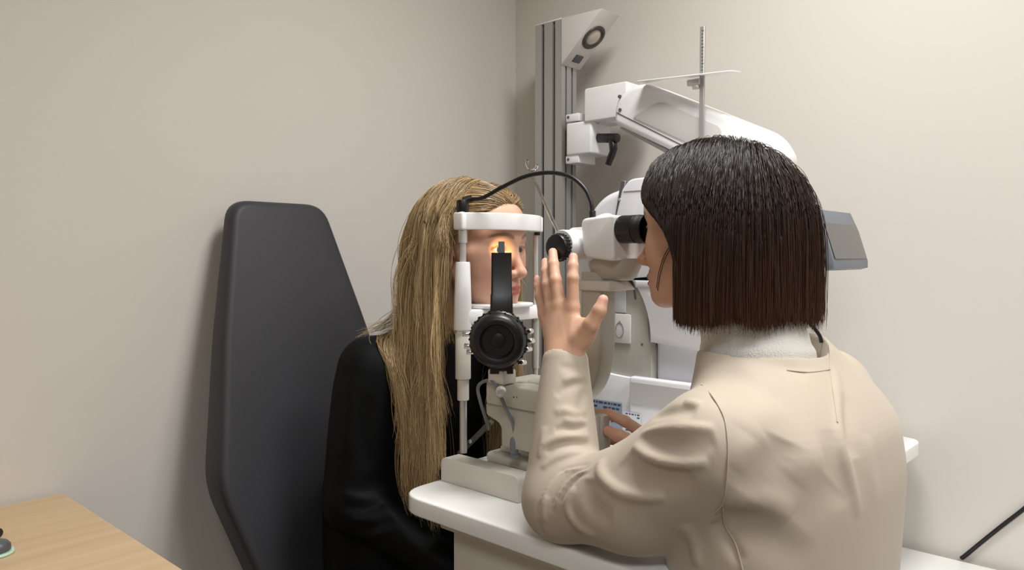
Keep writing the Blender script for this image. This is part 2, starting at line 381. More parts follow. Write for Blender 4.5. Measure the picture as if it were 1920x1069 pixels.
# arm blocks under the tower
def yb(px, x): r = ray(px, 600); return r.y * (x / r.x)
z1, z2, z3 = zof(720, 1.25), zof(763, 1.25), zof(842, 1.24)
b = B(); box(b, (0.900, yb(1016, 0.9), z2 + 0.001), (1.02, yb(910, 0.9), z1), 0.004, 3); obj('tower_arm', b, M_sage, slit)
b = B(); X0 = 0.907
prism(b, roundpoly([(X0, yb(911, X0), z2), (X0, yb(1012, X0), z2), (X0, yb(1012, X0), z3), (X0, yb(940, X0), z3), (X0, yb(940, X0), zof(800, 1.24)), (X0, yb(911, X0), zof(787, 1.24))], [0.002, 0.002, 0.002, 0.002, 0.012, 0.006], 4), (0.10, 0, 0), 0.0035, 2, 'rims'); obj('pivot_block', b, M_sage, slit)
b = B()
for px in (963, 969):
    p = pX(px, 745, 0.8997); cyl(b, p, p + V((0.002, 0, 0)), 0.0013, 0, 8)
obj('grub_screws', b, M_black, slit)
# gear rail strut behind the near upright
b = B(); p0, p1 = pX(862, 850, 0.935), pX(921, 791, 0.955)
sweep(b, [p0, p0.lerp(p1, .5), p1], [(-0.006, -0.004), (0.006, -0.004), (0.006, 0.004), (-0.006, 0.004)]); obj('brake_strut', b, mat('gunmetal', (92, 92, 90), 0.4, metal=0.5), slit)
p = p0.lerp(p1, .35) + V((-0.008, -0.006, 0.004)); b = B(); cyl(b, p, p + V((0.010, 0.006, 0)), 0.004, 0.0008, 14); obj('brake_screw', b, M_chrome, slit)
# grey lamp cable with plug
zpl = ZT + 0.058
pl = pZ(964, 856, zpl)
b = B(); lathe(b, pl, (0, 0, 1), [(0.0105, 0), (0.0105, 0.004), (0.0072, 0.0045), (0.0072, 0.025), (0.0055, 0.030), (0.0035, 0.034)], 20); obj('cable_plug', b, M_cabg, slit)
cpts = [pl + V((0, 0, 0.032)), pX(962, 795, pl.x - 0.004), pX(948, 765, 0.893), pX(935, 735, 0.888), pX(924, 715, 0.890), pX(906, 716, 0.896), pX(896, 728, 0.90), pX(901, 755, 0.903), pX(912, 790, 0.925), pX(915, 805, 0.95)]
b = B(); tube(b, spline(cpts, 6), 0.0030, 8); obj('lamp_cable', b, M_cabg, slit)
# microscope arm: upright that bends into the pivot
X0 = 0.962
ap = [(X0, 0.700, 1.175), (X0, 0.700, 1.10), (X0, 0.702, 1.045), (X0, 0.712, 1.008), (X0, 0.735, 0.983), (X0, 0.77, 0.973), (X0, 0.83, 0.972)]
hwid = 0.0215
prof = [(p.x, p.y) for p in roundpoly([V((-hwid, -0.020)), V((hwid, -0.020)), V((hwid, 0.020)), V((-hwid, 0.020))], 0.007, 4)]
b = B(); n_ = spline([V(p) for p in ap], 8)
sweep(b, n_, [(y, x) for x, y in prof], (1, 0, 0)); obj('microscope_arm', b, M_sage, slit)
# microscope body
XB0, XB1 = 0.922, 1.028
y_l, y_r = yb(1089, XB0), yb(1150, XB0)
zt_, zb_ = zof(404, 1.135), zof(490, 1.13)
b = B(); prism(b, roundpoly([(XB0, y_l + 0.002, zt_ - 0.004), (XB0, y_r, zt_), (XB0, y_r, zb_), (XB0, y_l - 0.004, zb_ + 0.006)], [0.012, 0.006, 0.008, 0.012], 5), (XB1 - XB0, 0, 0), 0.005, 3, 'rims'); obj('microscope_body', b, M_white, slit)
# objective cone
zo = zof(455, 1.15); b = B()
lathe(b, (0.975, y_l - 0.012, zo), (0, 1, 0), [(0.047, 0), (0.045, 0.010), (0.034, 0.022), (0.027, 0.032), (0.026, 0.066), (0.024, 0.068)], 40); obj('objective_housing', b, M_white, slit)
b = B(); lathe(b, (0.975, y_l + 0.0555, zo), (0, 1, 0), [(0.0225, 0), (0.0225, 0.004), (0.020, 0.005), (0.001, 0.0065)], 32); obj('objective_lens', b, M_lens, slit)
# white boss with the magnification knob
kb = pX(1045, 464, 0.897); b = B(); lathe(b, (0.975, kb.y, kb.z + 0.004), (-1, 0, 0), [(0.0235, 0.0), (0.0235, 0.066), (0.0225, 0.069)], 36); obj('knob_boss', b, M_white, slit)
b = B(); lathe(b, kb + V((0.0085, 0, 0)), (-1, 0.0, 0.0), [(0.0185, 0), (0.0208, 0.0015), (0.0210, 0.010), (0.0195, 0.0130), (0.015, 0.0138), (0.001, 0.0138)], 40)
for i in range(24):
    a = 2 * PI * i / 24; c = kb + V((0.004, math.cos(a) * 0.0210, math.sin(a) * 0.0210)); cyl(b, c - V((0.005, 0, 0)), c + V((0.005, 0, 0)), 0.0011, 0, 6)
obj('magnification_knob', b, M_black, slit)
# lower housing under the body
b = B(); lathe(b, (0.975, (y_l + y_r) / 2 + 0.004, zb_ + 0.004), (0, 0, -1), [(0.042, 0), (0.041, 0.012), (0.034, 0.028), (0.027, 0.034), (0.001, 0.035)], 36)
obj('body_pivot', b, M_sage, slit)
b = B(); box(b, (0.935, 0.66, zb_ - 0.046), (1.01, 0.74, zb_ - 0.030), 0.004, 2); obj('arm_head', b, M_ivory, slit)
# two eyepieces
for ex in (0.943, 1.007):
    ez = zof(430, 1.118); yy = y_r + 0.001
    b = B(); lathe(b, (ex, yy, ez), (0, -1, 0), [(0.0185, 0), (0.0205, 0.001), (0.0210, 0.004), (0.0210, 0.027), (0.0195, 0.0285), (0.0195, 0.030)], 40); e_ = obj('eyepiece', b, M_black, slit)
    b = B(); lathe(b, (ex, yy, ez), (0, -1, 0), [(0.0195, 0.0295), (0.0212, 0.0305), (0.0212, 0.034), (0.0200, 0.036), (0.0208, 0.041), (0.0200, 0.0435), (0.0172, 0.0435), (0.0160, 0.038), (0.0125, 0.034), (0.0120, 0.033)], 40, cap=False); obj('eyecup', b, M_eye, e_)
    b = B(); lathe(b, (ex, yy, ez), (0, -1, 0), [(0.0124, 0.0325), (0.0110, 0.0330), (0.001, 0.0335)], 28); obj('eyepiece_lens', b, M_lens, e_)
# black fixation-lamp cable arching over
cpts = [V((NX + 0.008, NY - 0.008, zb1 + 0.0235)), pX(905, 371, 0.932), pX(940, 352, 0.945), pX(985, 331, 0.955), pX(1030, 324, 0.96), pX(1068, 331, 0.96), pX(1094, 351, 0.96), pX(1108, 378, 0.96), pX(1111, 404, 0.96)]
b = B(); tube(b, spline(cpts, 8), 0.0036, 10); obj('fixation_cable', b, M_rub, slit)
p = cpts[-1]; b = B(); cyl(b, (p.x, p.y, zt_ - 0.003), (p.x, p.y, zt_ + 0.010), 0.0052, 0.001); obj('cable_gland', b, M_rub, slit)
# small cord leaving the body
b = B(); tube(b, spline([pX(1158, 488, 0.97), pX(1166, 504, 0.97), pX(1177, 520, 0.985), pX(1188, 535, 1.0), pX(1192, 560, 1.03)], 6), 0.0021, 8); obj('thin_cord', b, M_rub, slit)
# thin fixation rod with a hooked end
ra, rb = pX(993, 318, 1.05), pX(1050, 444, 0.93)
b = B(); tube(b, [ra, ra.lerp(rb, .5), rb], 0.0029, 10); tube(b, spline([pX(989, 300, 1.055), pX(988, 308, 1.053), pX(993, 317, 1.05), pX(1003, 318, 1.048), pX(1008, 309, 1.046)], 5), 0.0028, 8); obj('fixation_rod', b, M_chrome, slit)
# joystick
jx, jy = 0.955, 0.688
b = B(); lathe(b, (jx, jy, ZT + 0.0255), (0, 0, 1), [(0.022, 0), (0.022, 0.006), (0.011, 0.012), (0.0105, 0.03), (0.0135, 0.032), (0.0140, 0.055), (0.0142, 0.112), (0.0135, 0.117), (0.011, 0.119), (0.001, 0.119)], 40); obj('joystick', b, M_satin, slit)
b = B(); box(b, (0.925, 0.655, ZT + 0.0005), (1.06, 0.7995, ZT + 0.026), 0.006, 3); obj('joystick_platform', b, M_ivory, slit)
# the warm beam from the mirror to the near eye
sl = bpy.data.lights.new('slit_beam', 'SPOT'); sl.energy = 1.5; sl.color = (1.0, 0.66, 0.30); sl.spot_size = math.radians(28); sl.spot_blend = 1.0; sl.shadow_soft_size = 0.003
so = bpy.data.objects.new('slit_beam', sl); COL.objects.link(so)
so.location = V((TX, TY, zm - 0.004)) + away * 0.012
EYE_P = V((0.988, 0.935, 1.212))
so.rotation_euler = (EYE_P + V((0, 0.0, -0.002)) - so.location).to_track_quat('-Z', 'Y').to_euler()

# ------------------------------------------------------------------ autorefractor behind, on the same table
auto = empty('autorefractor', (1.49, 0.78, ZT), 'white tabletop eye-measuring machine with a tilted screen behind the slit lamp', 'medical device')
XA0, XA1 = 1.365, 1.63
def yA(px, x=XA0): return yb(px, x)
def zA(py, px, x=XA0): r = ray(px, py); return 1.2 + r.z * (x / r.x)
# lower base with a sloping front towards the patient
b = B()
prof = [(yA(1090), ZT + 0.0005), (yA(1090), zA(742, 1100)), (yA(1100), zA(690, 1105)), (yA(1160), zA(706, 1160)), (yA(1290), zA(724, 1290)), (0.60, zA(724, 1290) - 0.03), (0.56, ZT + 0.0005)]
prism(b, roundpoly([(XA0, y, z) for y, z in prof], [0.002, 0.02, 0.02, 0.05, 0.03, 0.03, 0.002], 5), (XA1 - XA0, 0, 0), 0.006, 3, 'rims'); obj('base_housing', b, M_wcool, auto)
b = B(); y0_, y1_ = yA(1300, XA0 - 0.02), yA(1181, XA0 - 0.02)
box(b, (XA0 - 0.022, y0_ - 0.06, ZT + 0.001), (XA0 - 0.0005, y1_, zA(703, 1185)), 0.005, 3); obj('service_cover', b, M_wcool, auto)
b = B(); box(b, (XA0 - 0.024, y0_ - 0.055, zA(757, 1215)), (XA0 - 0.0225, y1_ - 0.004, zA(716, 1215)), 0.0005, 1); obj('cover_inset', b, mat('pale_grey_plastic', (188, 187, 186), 0.45), auto)
# rating labels with small print
M_label = mat('blue_grey_label', (150, 165, 185), 0.5); M_ink = mat('label_ink', (62, 74, 96), 0.6); M_labw = mat('white_label', (214, 222, 230), 0.5)
def label(px0, py0, px1, py1, x, back, seedv):
    r_ = random.Random(seedv)
    ya, yb_ = yA(px0, x), yA(px1, x); za, zb2 = zA(py1, px0, x), zA(py0, px0, x)
    b = B(); box(b, (x - 0.0006, yb_, za), (x, ya, zb2)); lo = obj('rating_label', b, back, auto)
    b = B(); n = 7; hgt = (zb2 - za) / n
    for k in range(n):
        y = ya - 0.004
        while y > yb_ + 0.006:
            w = r_.uniform(0.003, 0.012); w = min(w, y - yb_ - 0.003)
            if r_.random() < 0.8: box(b, (x - 0.0009, y - w, za + hgt * (k + .25)), (x - 0.0006, y, za + hgt * (k + .72)))
            y -= w + 0.0025
    obj('print', b, M_ink, lo)
label(1100, 746, 1167, 800, XA0 - 0.001, M_label, 3)
label(1171, 772, 1203, 808, XA0 - 0.0235, M_labw, 5)
# column and its bowed face
b = B()
box(b, (XA0 + 0.03, yA(1330) - 0.05, zA(725, 1250)), (XA1 - 0.02, yA(1215), zA(528, 1215)), 0.012, 3); obj('column', b, M_wcool, auto)
b = B(); ZS = zA(642, 1222)
rows = []
for i in range(9):
    t = i / 8; z = ZS + t * (zA(536, 1222) - ZS); yl = yA(1219 - 28 * t ** 2.2); rows.append((z, yl))
pts = [(XA0, y, z) for z, y in rows] + [(XA0, 0.62, rows[-1][0]), (XA0, 0.62, ZS - 0.02)]
prism(b, pts, (0.045, 0, 0), 0.003, 2, 'rims'); obj('side_panel', b, M_wcool, auto)
# grey recessed throat with chin-height plate
b = B(); XR = XA0 + 0.012
th = [(yA(1140, XR), zA(534, 1140)), (yA(1196, XR), zA(534, 1196)), (yA(1213, XR), zA(575, 1213)), (yA(1216, XR), zA(640, 1216)), (yA(1222, XR), zA(664, 1222)), (yA(1222, XR), zA(722, 1222)), (yA(1140, XR), zA(716, 1140))]
prism(b, roundpoly([(XR, y, z) for y, z in th], [0.004, 0.01, 0.02, 0.02, 0.01, 0.002, 0.002], 4), (0.16, 0, 0), 0.003, 2, 'rims'); obj('chinrest_throat', b, mat('warm_grey_plastic', (176, 174, 166), 0.45), auto)
b = B(); XP = XR - 0.006
box(b, (XP, yA(1182, XP), zA(644, 1160)), (XR - 0.0005, yA(1146, XP), zA(589, 1160)), 0.003, 2); pl_ = obj('chin_height_plate', b, mat('light_grey_plastic', (206, 206, 203), 0.4), auto)
c = pX(1162, 619, XP); b = B(); n = 40; ring = [c + V((-0.0004, math.cos(2 * PI * i / n) * 0.0100, math.sin(2 * PI * i / n) * 0.0165)) for i in range(n + 1)]
tube(b, ring, 0.0011, 6); p = c + V((-0.0008, 0, 0.0175)); cyl(b, p, p + V((0.001, 0, 0)), 0.0026, 0, 10); obj('ring_mark', b, mat('ring_grey', (128, 128, 126), 0.5), pl_)
b = B(); box(b, (XP + 0.002, yA(1172, XP), zA(587, 1160)), (XR - 0.0005, yA(1150, XP), zA(540, 1160)), 0.003, 2); obj('slide_post', b, mat('light_grey_post', (200, 202, 204), 0.4), auto)
p = pX(1204, 646, XR); b = B(); cyl(b, p - V((0.001, 0, 0)), p, 0.0024, 0, 12); obj('cover_screw', b, M_grey, auto)
# head: domed shell, dark seam, rear box
b = B()
hd = [(yA(1195), zA(345, 1195)), (yA(1150), zA(352, 1150)), (yA(1118), zA(365, 1118)), (yA(1095), zA(392, 1095)), (yA(1084), zA(425, 1084)), (yA(1084), zA(470, 1084)), (yA(1092), zA(522, 1092)), (yA(1195), zA(522, 1195))]
prism(b, roundpoly([(XA0 + 0.02, y, z) for y, z in hd], 0.03, 5), (0.2, 0, 0), 0.022, 5, 'rims'); obj('measuring_head', b, M_wcool, auto, smooth=60)
b = B(); sm = [(yA(1156), zA(338, 1156)), (yA(1166), zA(338, 1166)), (yA(1156), zA(405, 1156)), (yA(1156), zA(470, 1156)), (yA(1146), zA(470, 1146)), (yA(1146), zA(400, 1146))]
prism(b, [(XA0 + 0.012, y, z) for y, z in sm], (0.21, 0, 0), 0.002, 1); obj('head_seam', b, M_grey, auto)
b = B(); rb_ = [(yA(1164), zA(356, 1164)), (yA(1178), zA(336, 1178)), (yA(1215), zA(331, 1215)), (yA(1400), zA(345, 1400)), (yA(1400), zA(505, 1400)), (yA(1150), zA(524, 1150)), (yA(1152), zA(410, 1152))]
prism(b, roundpoly([(XA0, y, z) for y, z in rb_], [0.004, 0.012, 0.012, 0.02, 0.02, 0.006, 0.004], 4), (0.23, 0, 0), 0.006, 3, 'rims'); obj('head_cover', b, M_wcool, auto)
b = B(); box(b, (XA0 - 0.0012, 0.66, zA(358, 1185) - 0.001), (XA0 - 0.0002, yA(1168), zA(358, 1185)), 0.0003, 1); obj('cover_line', b, M_grey, auto)
p = pX(1161, 374, XA0 - 0.002); b = B(); cyl(b, p, p + V((0.003, 0, 0)), 0.003, 0, 12); obj('cover_screw', b, M_satin, auto)
b = B(); box(b, (XA0 - 0.004, 0.66, zA(538, 1160)), (XA1 - 0.03, yA(1092), zA(525, 1160)), 0.003, 2); obj('head_skirt', b, mat('skirt_grey', (205, 206, 210), 0.4), auto)
# tilted screen on the examiner's side
b = B(); XM = XA0 + 0.03
sp = [pX(1528, 392, XM), pX(1545, 430, XM), pX(1563, 490, XM), pX(1563, 504, XM), pX(1548, 508, XM), pX(1515, 420, XM), pX(1515, 392, XM)]
prism(b, sp, (0.19, 0, 0), 0.002, 2, 'rims'); obj('screen_housing', b, mat('slate_plastic', (112, 118, 126), 0.4), auto)
b = B(); e0, e1 = pX(1541, 418, XM), pX(1562, 486, XM); nrm = V((0, -(e1 - e0).z, (e1 - e0).y)).normalized(); nrm = nrm if nrm.y < 0 else -nrm
prism(b, [e0 + V((0.008, 0, 0)) + nrm * 0.0005, e1 + V((0.008, 0, 0)) + nrm * 0.0005, e1 + V((0.18, 0, 0)) + nrm * 0.0005, e0 + V((0.18, 0, 0)) + nrm * 0.0005], nrm * 0.001); obj('screen', b, M_lens, auto)
b = B(); box(b, (XA0 + 0.09, yA(1515, XM) - 0.02, 1.19), (XA0 + 0.15, yA(1400) + 0.01, 1.23), 0.005); obj('screen_arm', b, M_wcool, auto)

# ------------------------------------------------------------------ instrument stand in the corner
stand = empty('instrument_stand', (1.67, 1.36, 0), 'aluminium instrument stand in the room corner with an angled lamp head and white swing arm', 'stand')
PX0, PX1 = 1.64, 1.706
PY0 = yb(1052, PX0); PY1 = yb(1003, PX0)
ztop = zA(34, 1050, PX0)
def slotted(x0, x1, y0, y1, z0, z1):
    # extruded profile with two T-slots on the two seen faces
    def edge(a, b_, nrm, n=2):
        out = []; a, b_ = V(a), V(b_); d = (b_ - a); L = d.length; d.normalize(); nrm = V(nrm); w = min(0.010, L * 0.11); dp = 0.010
        for k in range(n):
            c = a + d * (L * (k + 0.72) / (n + 0.44) if n > 1 else L * .5)
            out += [c - d * w / 2, c - d * w / 2 - nrm * dp, c + d * w / 2 - nrm * dp, c + d * w / 2]
        return [a] + out
    loop = edge((x0, y1, z0), (x0, y0, z0), (-1, 0, 0)) + edge((x0, y0, z0), (x1, y0, z0), (0, -1, 0)) + edge((x1, y0, z0), (x1, y1, z0), (1, 0, 0)) + edge((x1, y1, z0), (x0, y1, z0), (0, 1, 0))
    b = B(); prism(b, loop, (0, 0, z1 - z0)); return b
pole = obj('column', slotted(PX0, PX1, PY0, PY1, 0.05, ztop - 0.004), M_alu, stand, smooth=20)
b = B()
L_ = PY1 - PY0
for k in range(2):
    cy = PY1 - L_ * (k + 0.72) / 2.44; box(b, (PX0 + 0.0085, cy - 0.005, 0.06), (PX0 + 0.0098, cy + 0.005, ztop - 0.02))
W_ = PX1 - PX0
for k in range(2):
    cx = PX0 + W_ * (k + 0.72) / 2.44; box(b, (cx - 0.0034, PY0 + 0.0085, 0.06), (cx + 0.0034, PY0 + 0.0098, ztop - 0.02))
obj('slot_strip', b, M_slot, pole)
b = B(); box(b, (PX0 - 0.001, PY0 + 0.001, ztop - 0.0039), (PX1 + 0.001, PY1 + 0.001, ztop), 0.0015, 1); obj('top_cap', b, M_white, stand)
b = B(); box(b, (PX0 - 0.02, PY0 - 0.02, 0.0), (PX1 + 0.02, PY1 + 0.02, 0.0495), 0.006); obj('foot', b, M_metalw, stand)
# lamp head
XL = PX0 - 0.003
A_, C_, D_ = pX(1051, 34, XL), pX(1129, 15, XL), pX(1052, 122, XL)
b = B(); prism(b, [V((XL, PY0 - 0.0005, A_.z)), C_, V((XL, PY0 - 0.0005, D_.z))], (0.084, 0, 0), 0.0022, 2); head = obj('lamp_head', b, mat('warm_white_metal', (214, 211, 207), 0.4), stand)
A2 = V((XL, PY0, D_.z)); sl_ = (C_ - A2); nL = V((0, -sl_.z, sl_.y)); nL = nL.normalized(); nL = nL if nL.z < 0 else -nL
lc = A2.lerp(C_, 0.56) + V((0.044, 0, 0))
b = B(); lathe(b, lc - nL * 0.004, nL, [(0.034, 0.004), (0.0365, 0.0055), (0.036, 0.008), (0.030, 0.0095), (0.027, 0.007), (0.023, 0.0045), (0.001, 0.0043)], 40); obj('lamp_ring', b, mat('dark_ring', (78, 75, 72), 0.35, metal=0.5), head)
b = B(); lathe(b, lc + nL * 0.0006, nL, [(0.0235, 0), (0.021, 0.004), (0.013, 0.007), (0.001, 0.008)], 32); obj('lamp_lens', b, mat('frosted_lens', (198, 190, 178), 0.15, coat=0.6), head)
lc2 = A2.lerp(C_, 0.17) + V((0.044, 0, 0))
b = B(); box(b, (-0.016, -0.012, -0.001), (0.016, 0.012, 0.004), 0.003, 2); s_, t_, d_ = V((1, 0, 0)), sl_.normalized(), nL
b.transform(Matrix(((s_.x, t_.x, d_.x, lc2.x), (s_.y, t_.y, d_.y, lc2.y), (s_.z, t_.z, d_.z, lc2.z), (0, 0, 0, 1)))); obj('lamp_switch', b, M_grey, head)
# clamp, swivel block and lever
XC = PX0 - 0.015
def yC(px, x=XC): return yb(px, x)
b = B()
box(b, (XC, yC(1107), zA(290, 1085, XC)), (PX1 + 0.01, yC(1060), zA(228, 1085, XC)), 0.006, 3); clamp = obj('clamp_block', b, M_white, stand)
for pa, pb, py in ((227, 213, 220), (306, 291, 299)):
    b = B(); box(b, (XC + 0.004, yC(1082), zA(pa, 1070, XC)), (PX1, yC(1058), zA(pb, 1070, XC)), 0.002); obj('clamp_jaw', b, M_white, clamp)
    b = B(); p = pX(1065, py, XC + 0.003); cyl(b, p, p + V((0.004, 0, 0)), 0.0042, 0, 12); obj('clamp_bolt', b, M_grey, clamp)
cy = yC(1118); cz0, cz1 = zA(226, 1120, XC), zA(163, 1120, XC)
b = B(); prism(b, roundpoly([(XC - 0.005, yC(1174), cz0), (XC - 0.005, yC(1096), cz0), (XC - 0.005, yC(1096), cz1), (XC - 0.005, yC(1174), cz1)], [0.004, 0.006, 0.008, 0.004], 4), (0.11, 0, 0), 0.010, 3, 'rims')
obj('swivel_block', b, M_white, stand)
b = B(); cyl(b, (XC + 0.05, yC(1118), zA(229, 1118, XC)), (XC + 0.05, yC(1118), cz0), 0.028); obj('swivel_pin', b, M_white, stand)
b = B(); h0 = pX(1121, 259, XC + 0.035); h1 = pX(1158, 259, XC + 0.02)
cyl(b, h0, h1, 0.0125, 0.003, 20); lv = [h1 + (h0 - h1) * 0.28, pX(1150, 280, XC + 0.02), pX(1144, 298, XC + 0.02), pX(1140, 309, XC + 0.02)]
tube(b, spline(lv, 5), [0.011] * 6 + [0.0095] * 5 + [0.0085] * 5, 12); obj('clamp_lever', b, M_black, stand)
# swing arm
XS0, XS1 = 1.545, 1.645
def PA(px, py, x=XS0): p = pX(px, py, x); return V((x, p.y, p.z))
outline = [PA(1150, 205), PA(1158, 178), PA(1192, 157), PA(1212, 156), PA(1442, 247), PA(1470, 300), PA(1440, 345), PA(1400, 350), PA(1150, 232)]
b = B(); prism(b, roundpoly(outline, [0.02, 0.03, 0.02, 0.02, 0.05, 0.05, 0.04, 0.04, 0.01], 5), (XS1 - XS0, 0, 0), 0.014, 4, 'rims'); arm = obj('swing_arm', b, M_white, stand, smooth=60)
b = B(); prism(b, roundpoly([PA(1236, 189, XS0 - 0.003), PA(1352, 238, XS0 - 0.003), PA(1352, 297, XS0 - 0.003), PA(1184, 220, XS0 - 0.003)], [0.02, 0.012, 0.012, 0.012], 4), (0.004, 0, 0), 0.0015, 2, 'rims'); obj('arm_inset', b, mat('inset_grey', (200, 198, 194), 0.4), arm)
b = B(); q0, q1 = PA(1156, 212, XS0 - 0.0012), PA(1400, 334, XS0 - 0.0012); dz_ = V((0, 0, 0.0022)); prism(b, [q0, q1, q1 + dz_, q0 + dz_], (0.003, 0, 0)); obj('arm_seam', b, M_slot, arm)
for px, py in ((1158, 181), (1159, 206)):
    b = B(); p = PA(px + 3, py, XS0 - 0.002); cyl(b, p, p + V((0.006, 0, 0)), 0.0045, 0, 12); obj('arm_screw', b, M_grey, arm)
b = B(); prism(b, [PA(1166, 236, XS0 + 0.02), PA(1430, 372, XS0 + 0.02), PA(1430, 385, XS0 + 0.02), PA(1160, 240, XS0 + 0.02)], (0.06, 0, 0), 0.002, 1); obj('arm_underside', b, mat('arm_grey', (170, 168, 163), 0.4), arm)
b = B(); p = PA(1440, 300, XS0 + 0.05); cyl(b, p + V((0, 0, -0.03)), p + V((0, 0, 0.02)), 0.028, 0.004); obj('hanger_hub', b, M_white, stand)
# reading rod with its card holder
XRD = 1.525
r0, r1 = PA(1315, 330, XRD), PA(1312, 51, XRD)
b = B(); box(b, (r0.x - 0.0032, r0.y - 0.0055, r0.z), (r0.x + 0.0032, r0.y + 0.0055, r1.z), 0.001, 1); rod = obj('reading_rod', b, M_alu, stand)
b = B()
for k in range(14):
    z = r1.z - 0.01 - k * 0.0072; box(b, (r0.x - 0.0037, r0.y - (0.005 if k % 5 == 0 else 0.003), z - 0.0005), (r0.x - 0.0032, r0.y + 0.0012, z + 0.0005))
obj('scale_marks', b, M_slot, rod)
b = B(); g = PA(1306, 152, XRD); box(b, (XRD - 0.010, g.y - 0.012, g.z - 0.010), (XRD + 0.012, g.y + 0.02, g.z + 0.004), 0.003, 2)
cyl(b, (XRD, g.y, g.z - 0.018), (XRD, g.y, g.z - 0.009), 0.009, 0.001, 16); obj('card_clamp', b, M_satin, stand)
b = B(); c0, c1 = PA(1192, 154, XRD - 0.02), PA(1371, 134, XRD - 0.02)
prism(b, roundpoly([c0, c1, c1 + V((0.05, 0, 0.006)), c0 + V((0.05, 0, 0.006))], 0.008, 4), (0, 0, 0.003), 0.0008, 1, 'rims'); obj('card_plate', b, M_metalw, stand)
b = B(); box(b, (XS0 - 0.026, r0.y - 0.012, r0.z), (XS0 + 0.012, r0.y + 0.012, r0.z + 0.02), 0.002); obj('rod_bracket', b, M_satin, stand)
# ================================================================== SCULPTING TOOLS (signed distance fields -> one continuous mesh)
A = lambda p: np.array(p, dtype=np.float32)
def smin(a, b, k):
    if k <= 0: return np.minimum(a, b)
    h = np.maximum(k - np.abs(a - b), 0) / k
    return np.minimum(a, b) - h * h * k * 0.25
class Prim:
    def __init__(s, f, lo, hi): s.f, s.lo, s.hi = f, np.array(lo, float), np.array(hi, float)
def cone(a, b, ra, rb):
    a, b = np.array(a, float), np.array(b, float); ba = b - a; L2 = max(ba @ ba, 1e-9); m = max(ra, rb)
    def f(X, Y, Z):
        px, py, pz = X - a[0], Y - a[1], Z - a[2]
        t = np.clip((px * ba[0] + py * ba[1] + pz * ba[2]) / L2, 0, 1)
        return np.sqrt((px - t * ba[0]) ** 2 + (py - t * ba[1]) ** 2 + (pz - t * ba[2]) ** 2) - (ra + (rb - ra) * t)
    return Prim(f, np.minimum(a, b) - m, np.maximum(a, b) + m)
def ball(c, r): return cone(c, c, r, r)
def ell(c, r, ax=None):
    c = np.array(c, float); r = np.array(r, float); ax = np.eye(3) if ax is None else np.array(ax, float); m = r.max()
    def f(X, Y, Z):
        px, py, pz = X - c[0], Y - c[1], Z - c[2]; s0 = 0; s1 = 0
        for i in range(3):
            q = px * ax[i][0] + py * ax[i][1] + pz * ax[i][2]
            s0 = s0 + (q / r[i]) ** 2; s1 = s1 + (q / r[i] ** 2) ** 2
        s0 = np.sqrt(s0); s1 = np.sqrt(s1) + 1e-9
        return s0 * (s0 - 1) / s1
    ext = np.sqrt(sum((ax[i] * r[i]) ** 2 for i in range(3)))
    return Prim(f, c - ext, c + ext)
def loft(rows, p=2.4):
    """rows: (z, cx, cy, rx, ry) from bottom to top"""
    R = np.array(rows, float)
    zs = np.linspace(R[0, 0], R[-1, 0], 80)
    # smooth interpolation of the rows
    cols = []
    for j in range(1, 5):
        v = np.interp(zs, R[:, 0], R[:, j])
        for _ in range(6): v[1:-1] = (v[:-2] + 2 * v[1:-1] + v[2:]) / 4
        cols.append(v)
    def f(X, Y, Z):
        cx, cy, rx, ry = (np.interp(Z, zs, c) for c in cols)
        q = (np.abs((X - cx) / rx) ** p + np.abs((Y - cy) / ry) ** p) ** (1 / p)
        return np.maximum((q - 1) * np.minimum(rx, ry) * 0.95, np.maximum(zs[0] - Z, Z - zs[-1]))
    lo = [min(R[:, 1] - R[:, 3]), min(R[:, 2] - R[:, 4]), R[0, 0]]; hi = [max(R[:, 1] + R[:, 3]), max(R[:, 2] + R[:, 4]), R[-1, 0]]
    return Prim(f, lo, hi)
def chain(pts, rad):
    """round tube through points, one primitive"""
    cs = [cone(a, b, ra, rb) for a, b, ra, rb in zip(pts, pts[1:], rad, rad[1:])]
    def f(X, Y, Z):
        d = cs[0].f(X, Y, Z)
        for c in cs[1:]: d = np.minimum(d, c.f(X, Y, Z))
        return d
    return Prim(f, np.min([c.lo for c in cs], 0), np.max([c.hi for c in cs], 0))
def segdist(pts):
    P = [np.array(p, float) for p in pts]
    def f(X, Y, Z):
        d = None; n = 0
        for a, b in zip(P, P[1:]):
            ba = b - a; L2 = max(ba @ ba, 1e-12); px, py, pz = X - a[0], Y - a[1], Z - a[2]
            t = np.clip((px * ba[0] + py * ba[1] + pz * ba[2]) / L2, 0, 1)
            q = (px - t * ba[0]) ** 2 + (py - t * ba[1]) ** 2 + (pz - t * ba[2]) ** 2
            u = (n + t) / (len(P) - 1); n += 1
            if d is None: d, s = q, u + 0 * q
            else: s = np.where(q < d, u, s); d = np.minimum(d, q)
        return np.sqrt(d), s
    return Prim(f, np.min(P, 0), np.max(P, 0))
def lines(*segs):
    out = [segs[0][0]]
    for lo, hi, st in segs:
        n = max(1, int(round((hi - lo) / st))); out += list(np.linspace(lo, hi, n + 1)[1:])
    return np.array(out, dtype=np.float32)
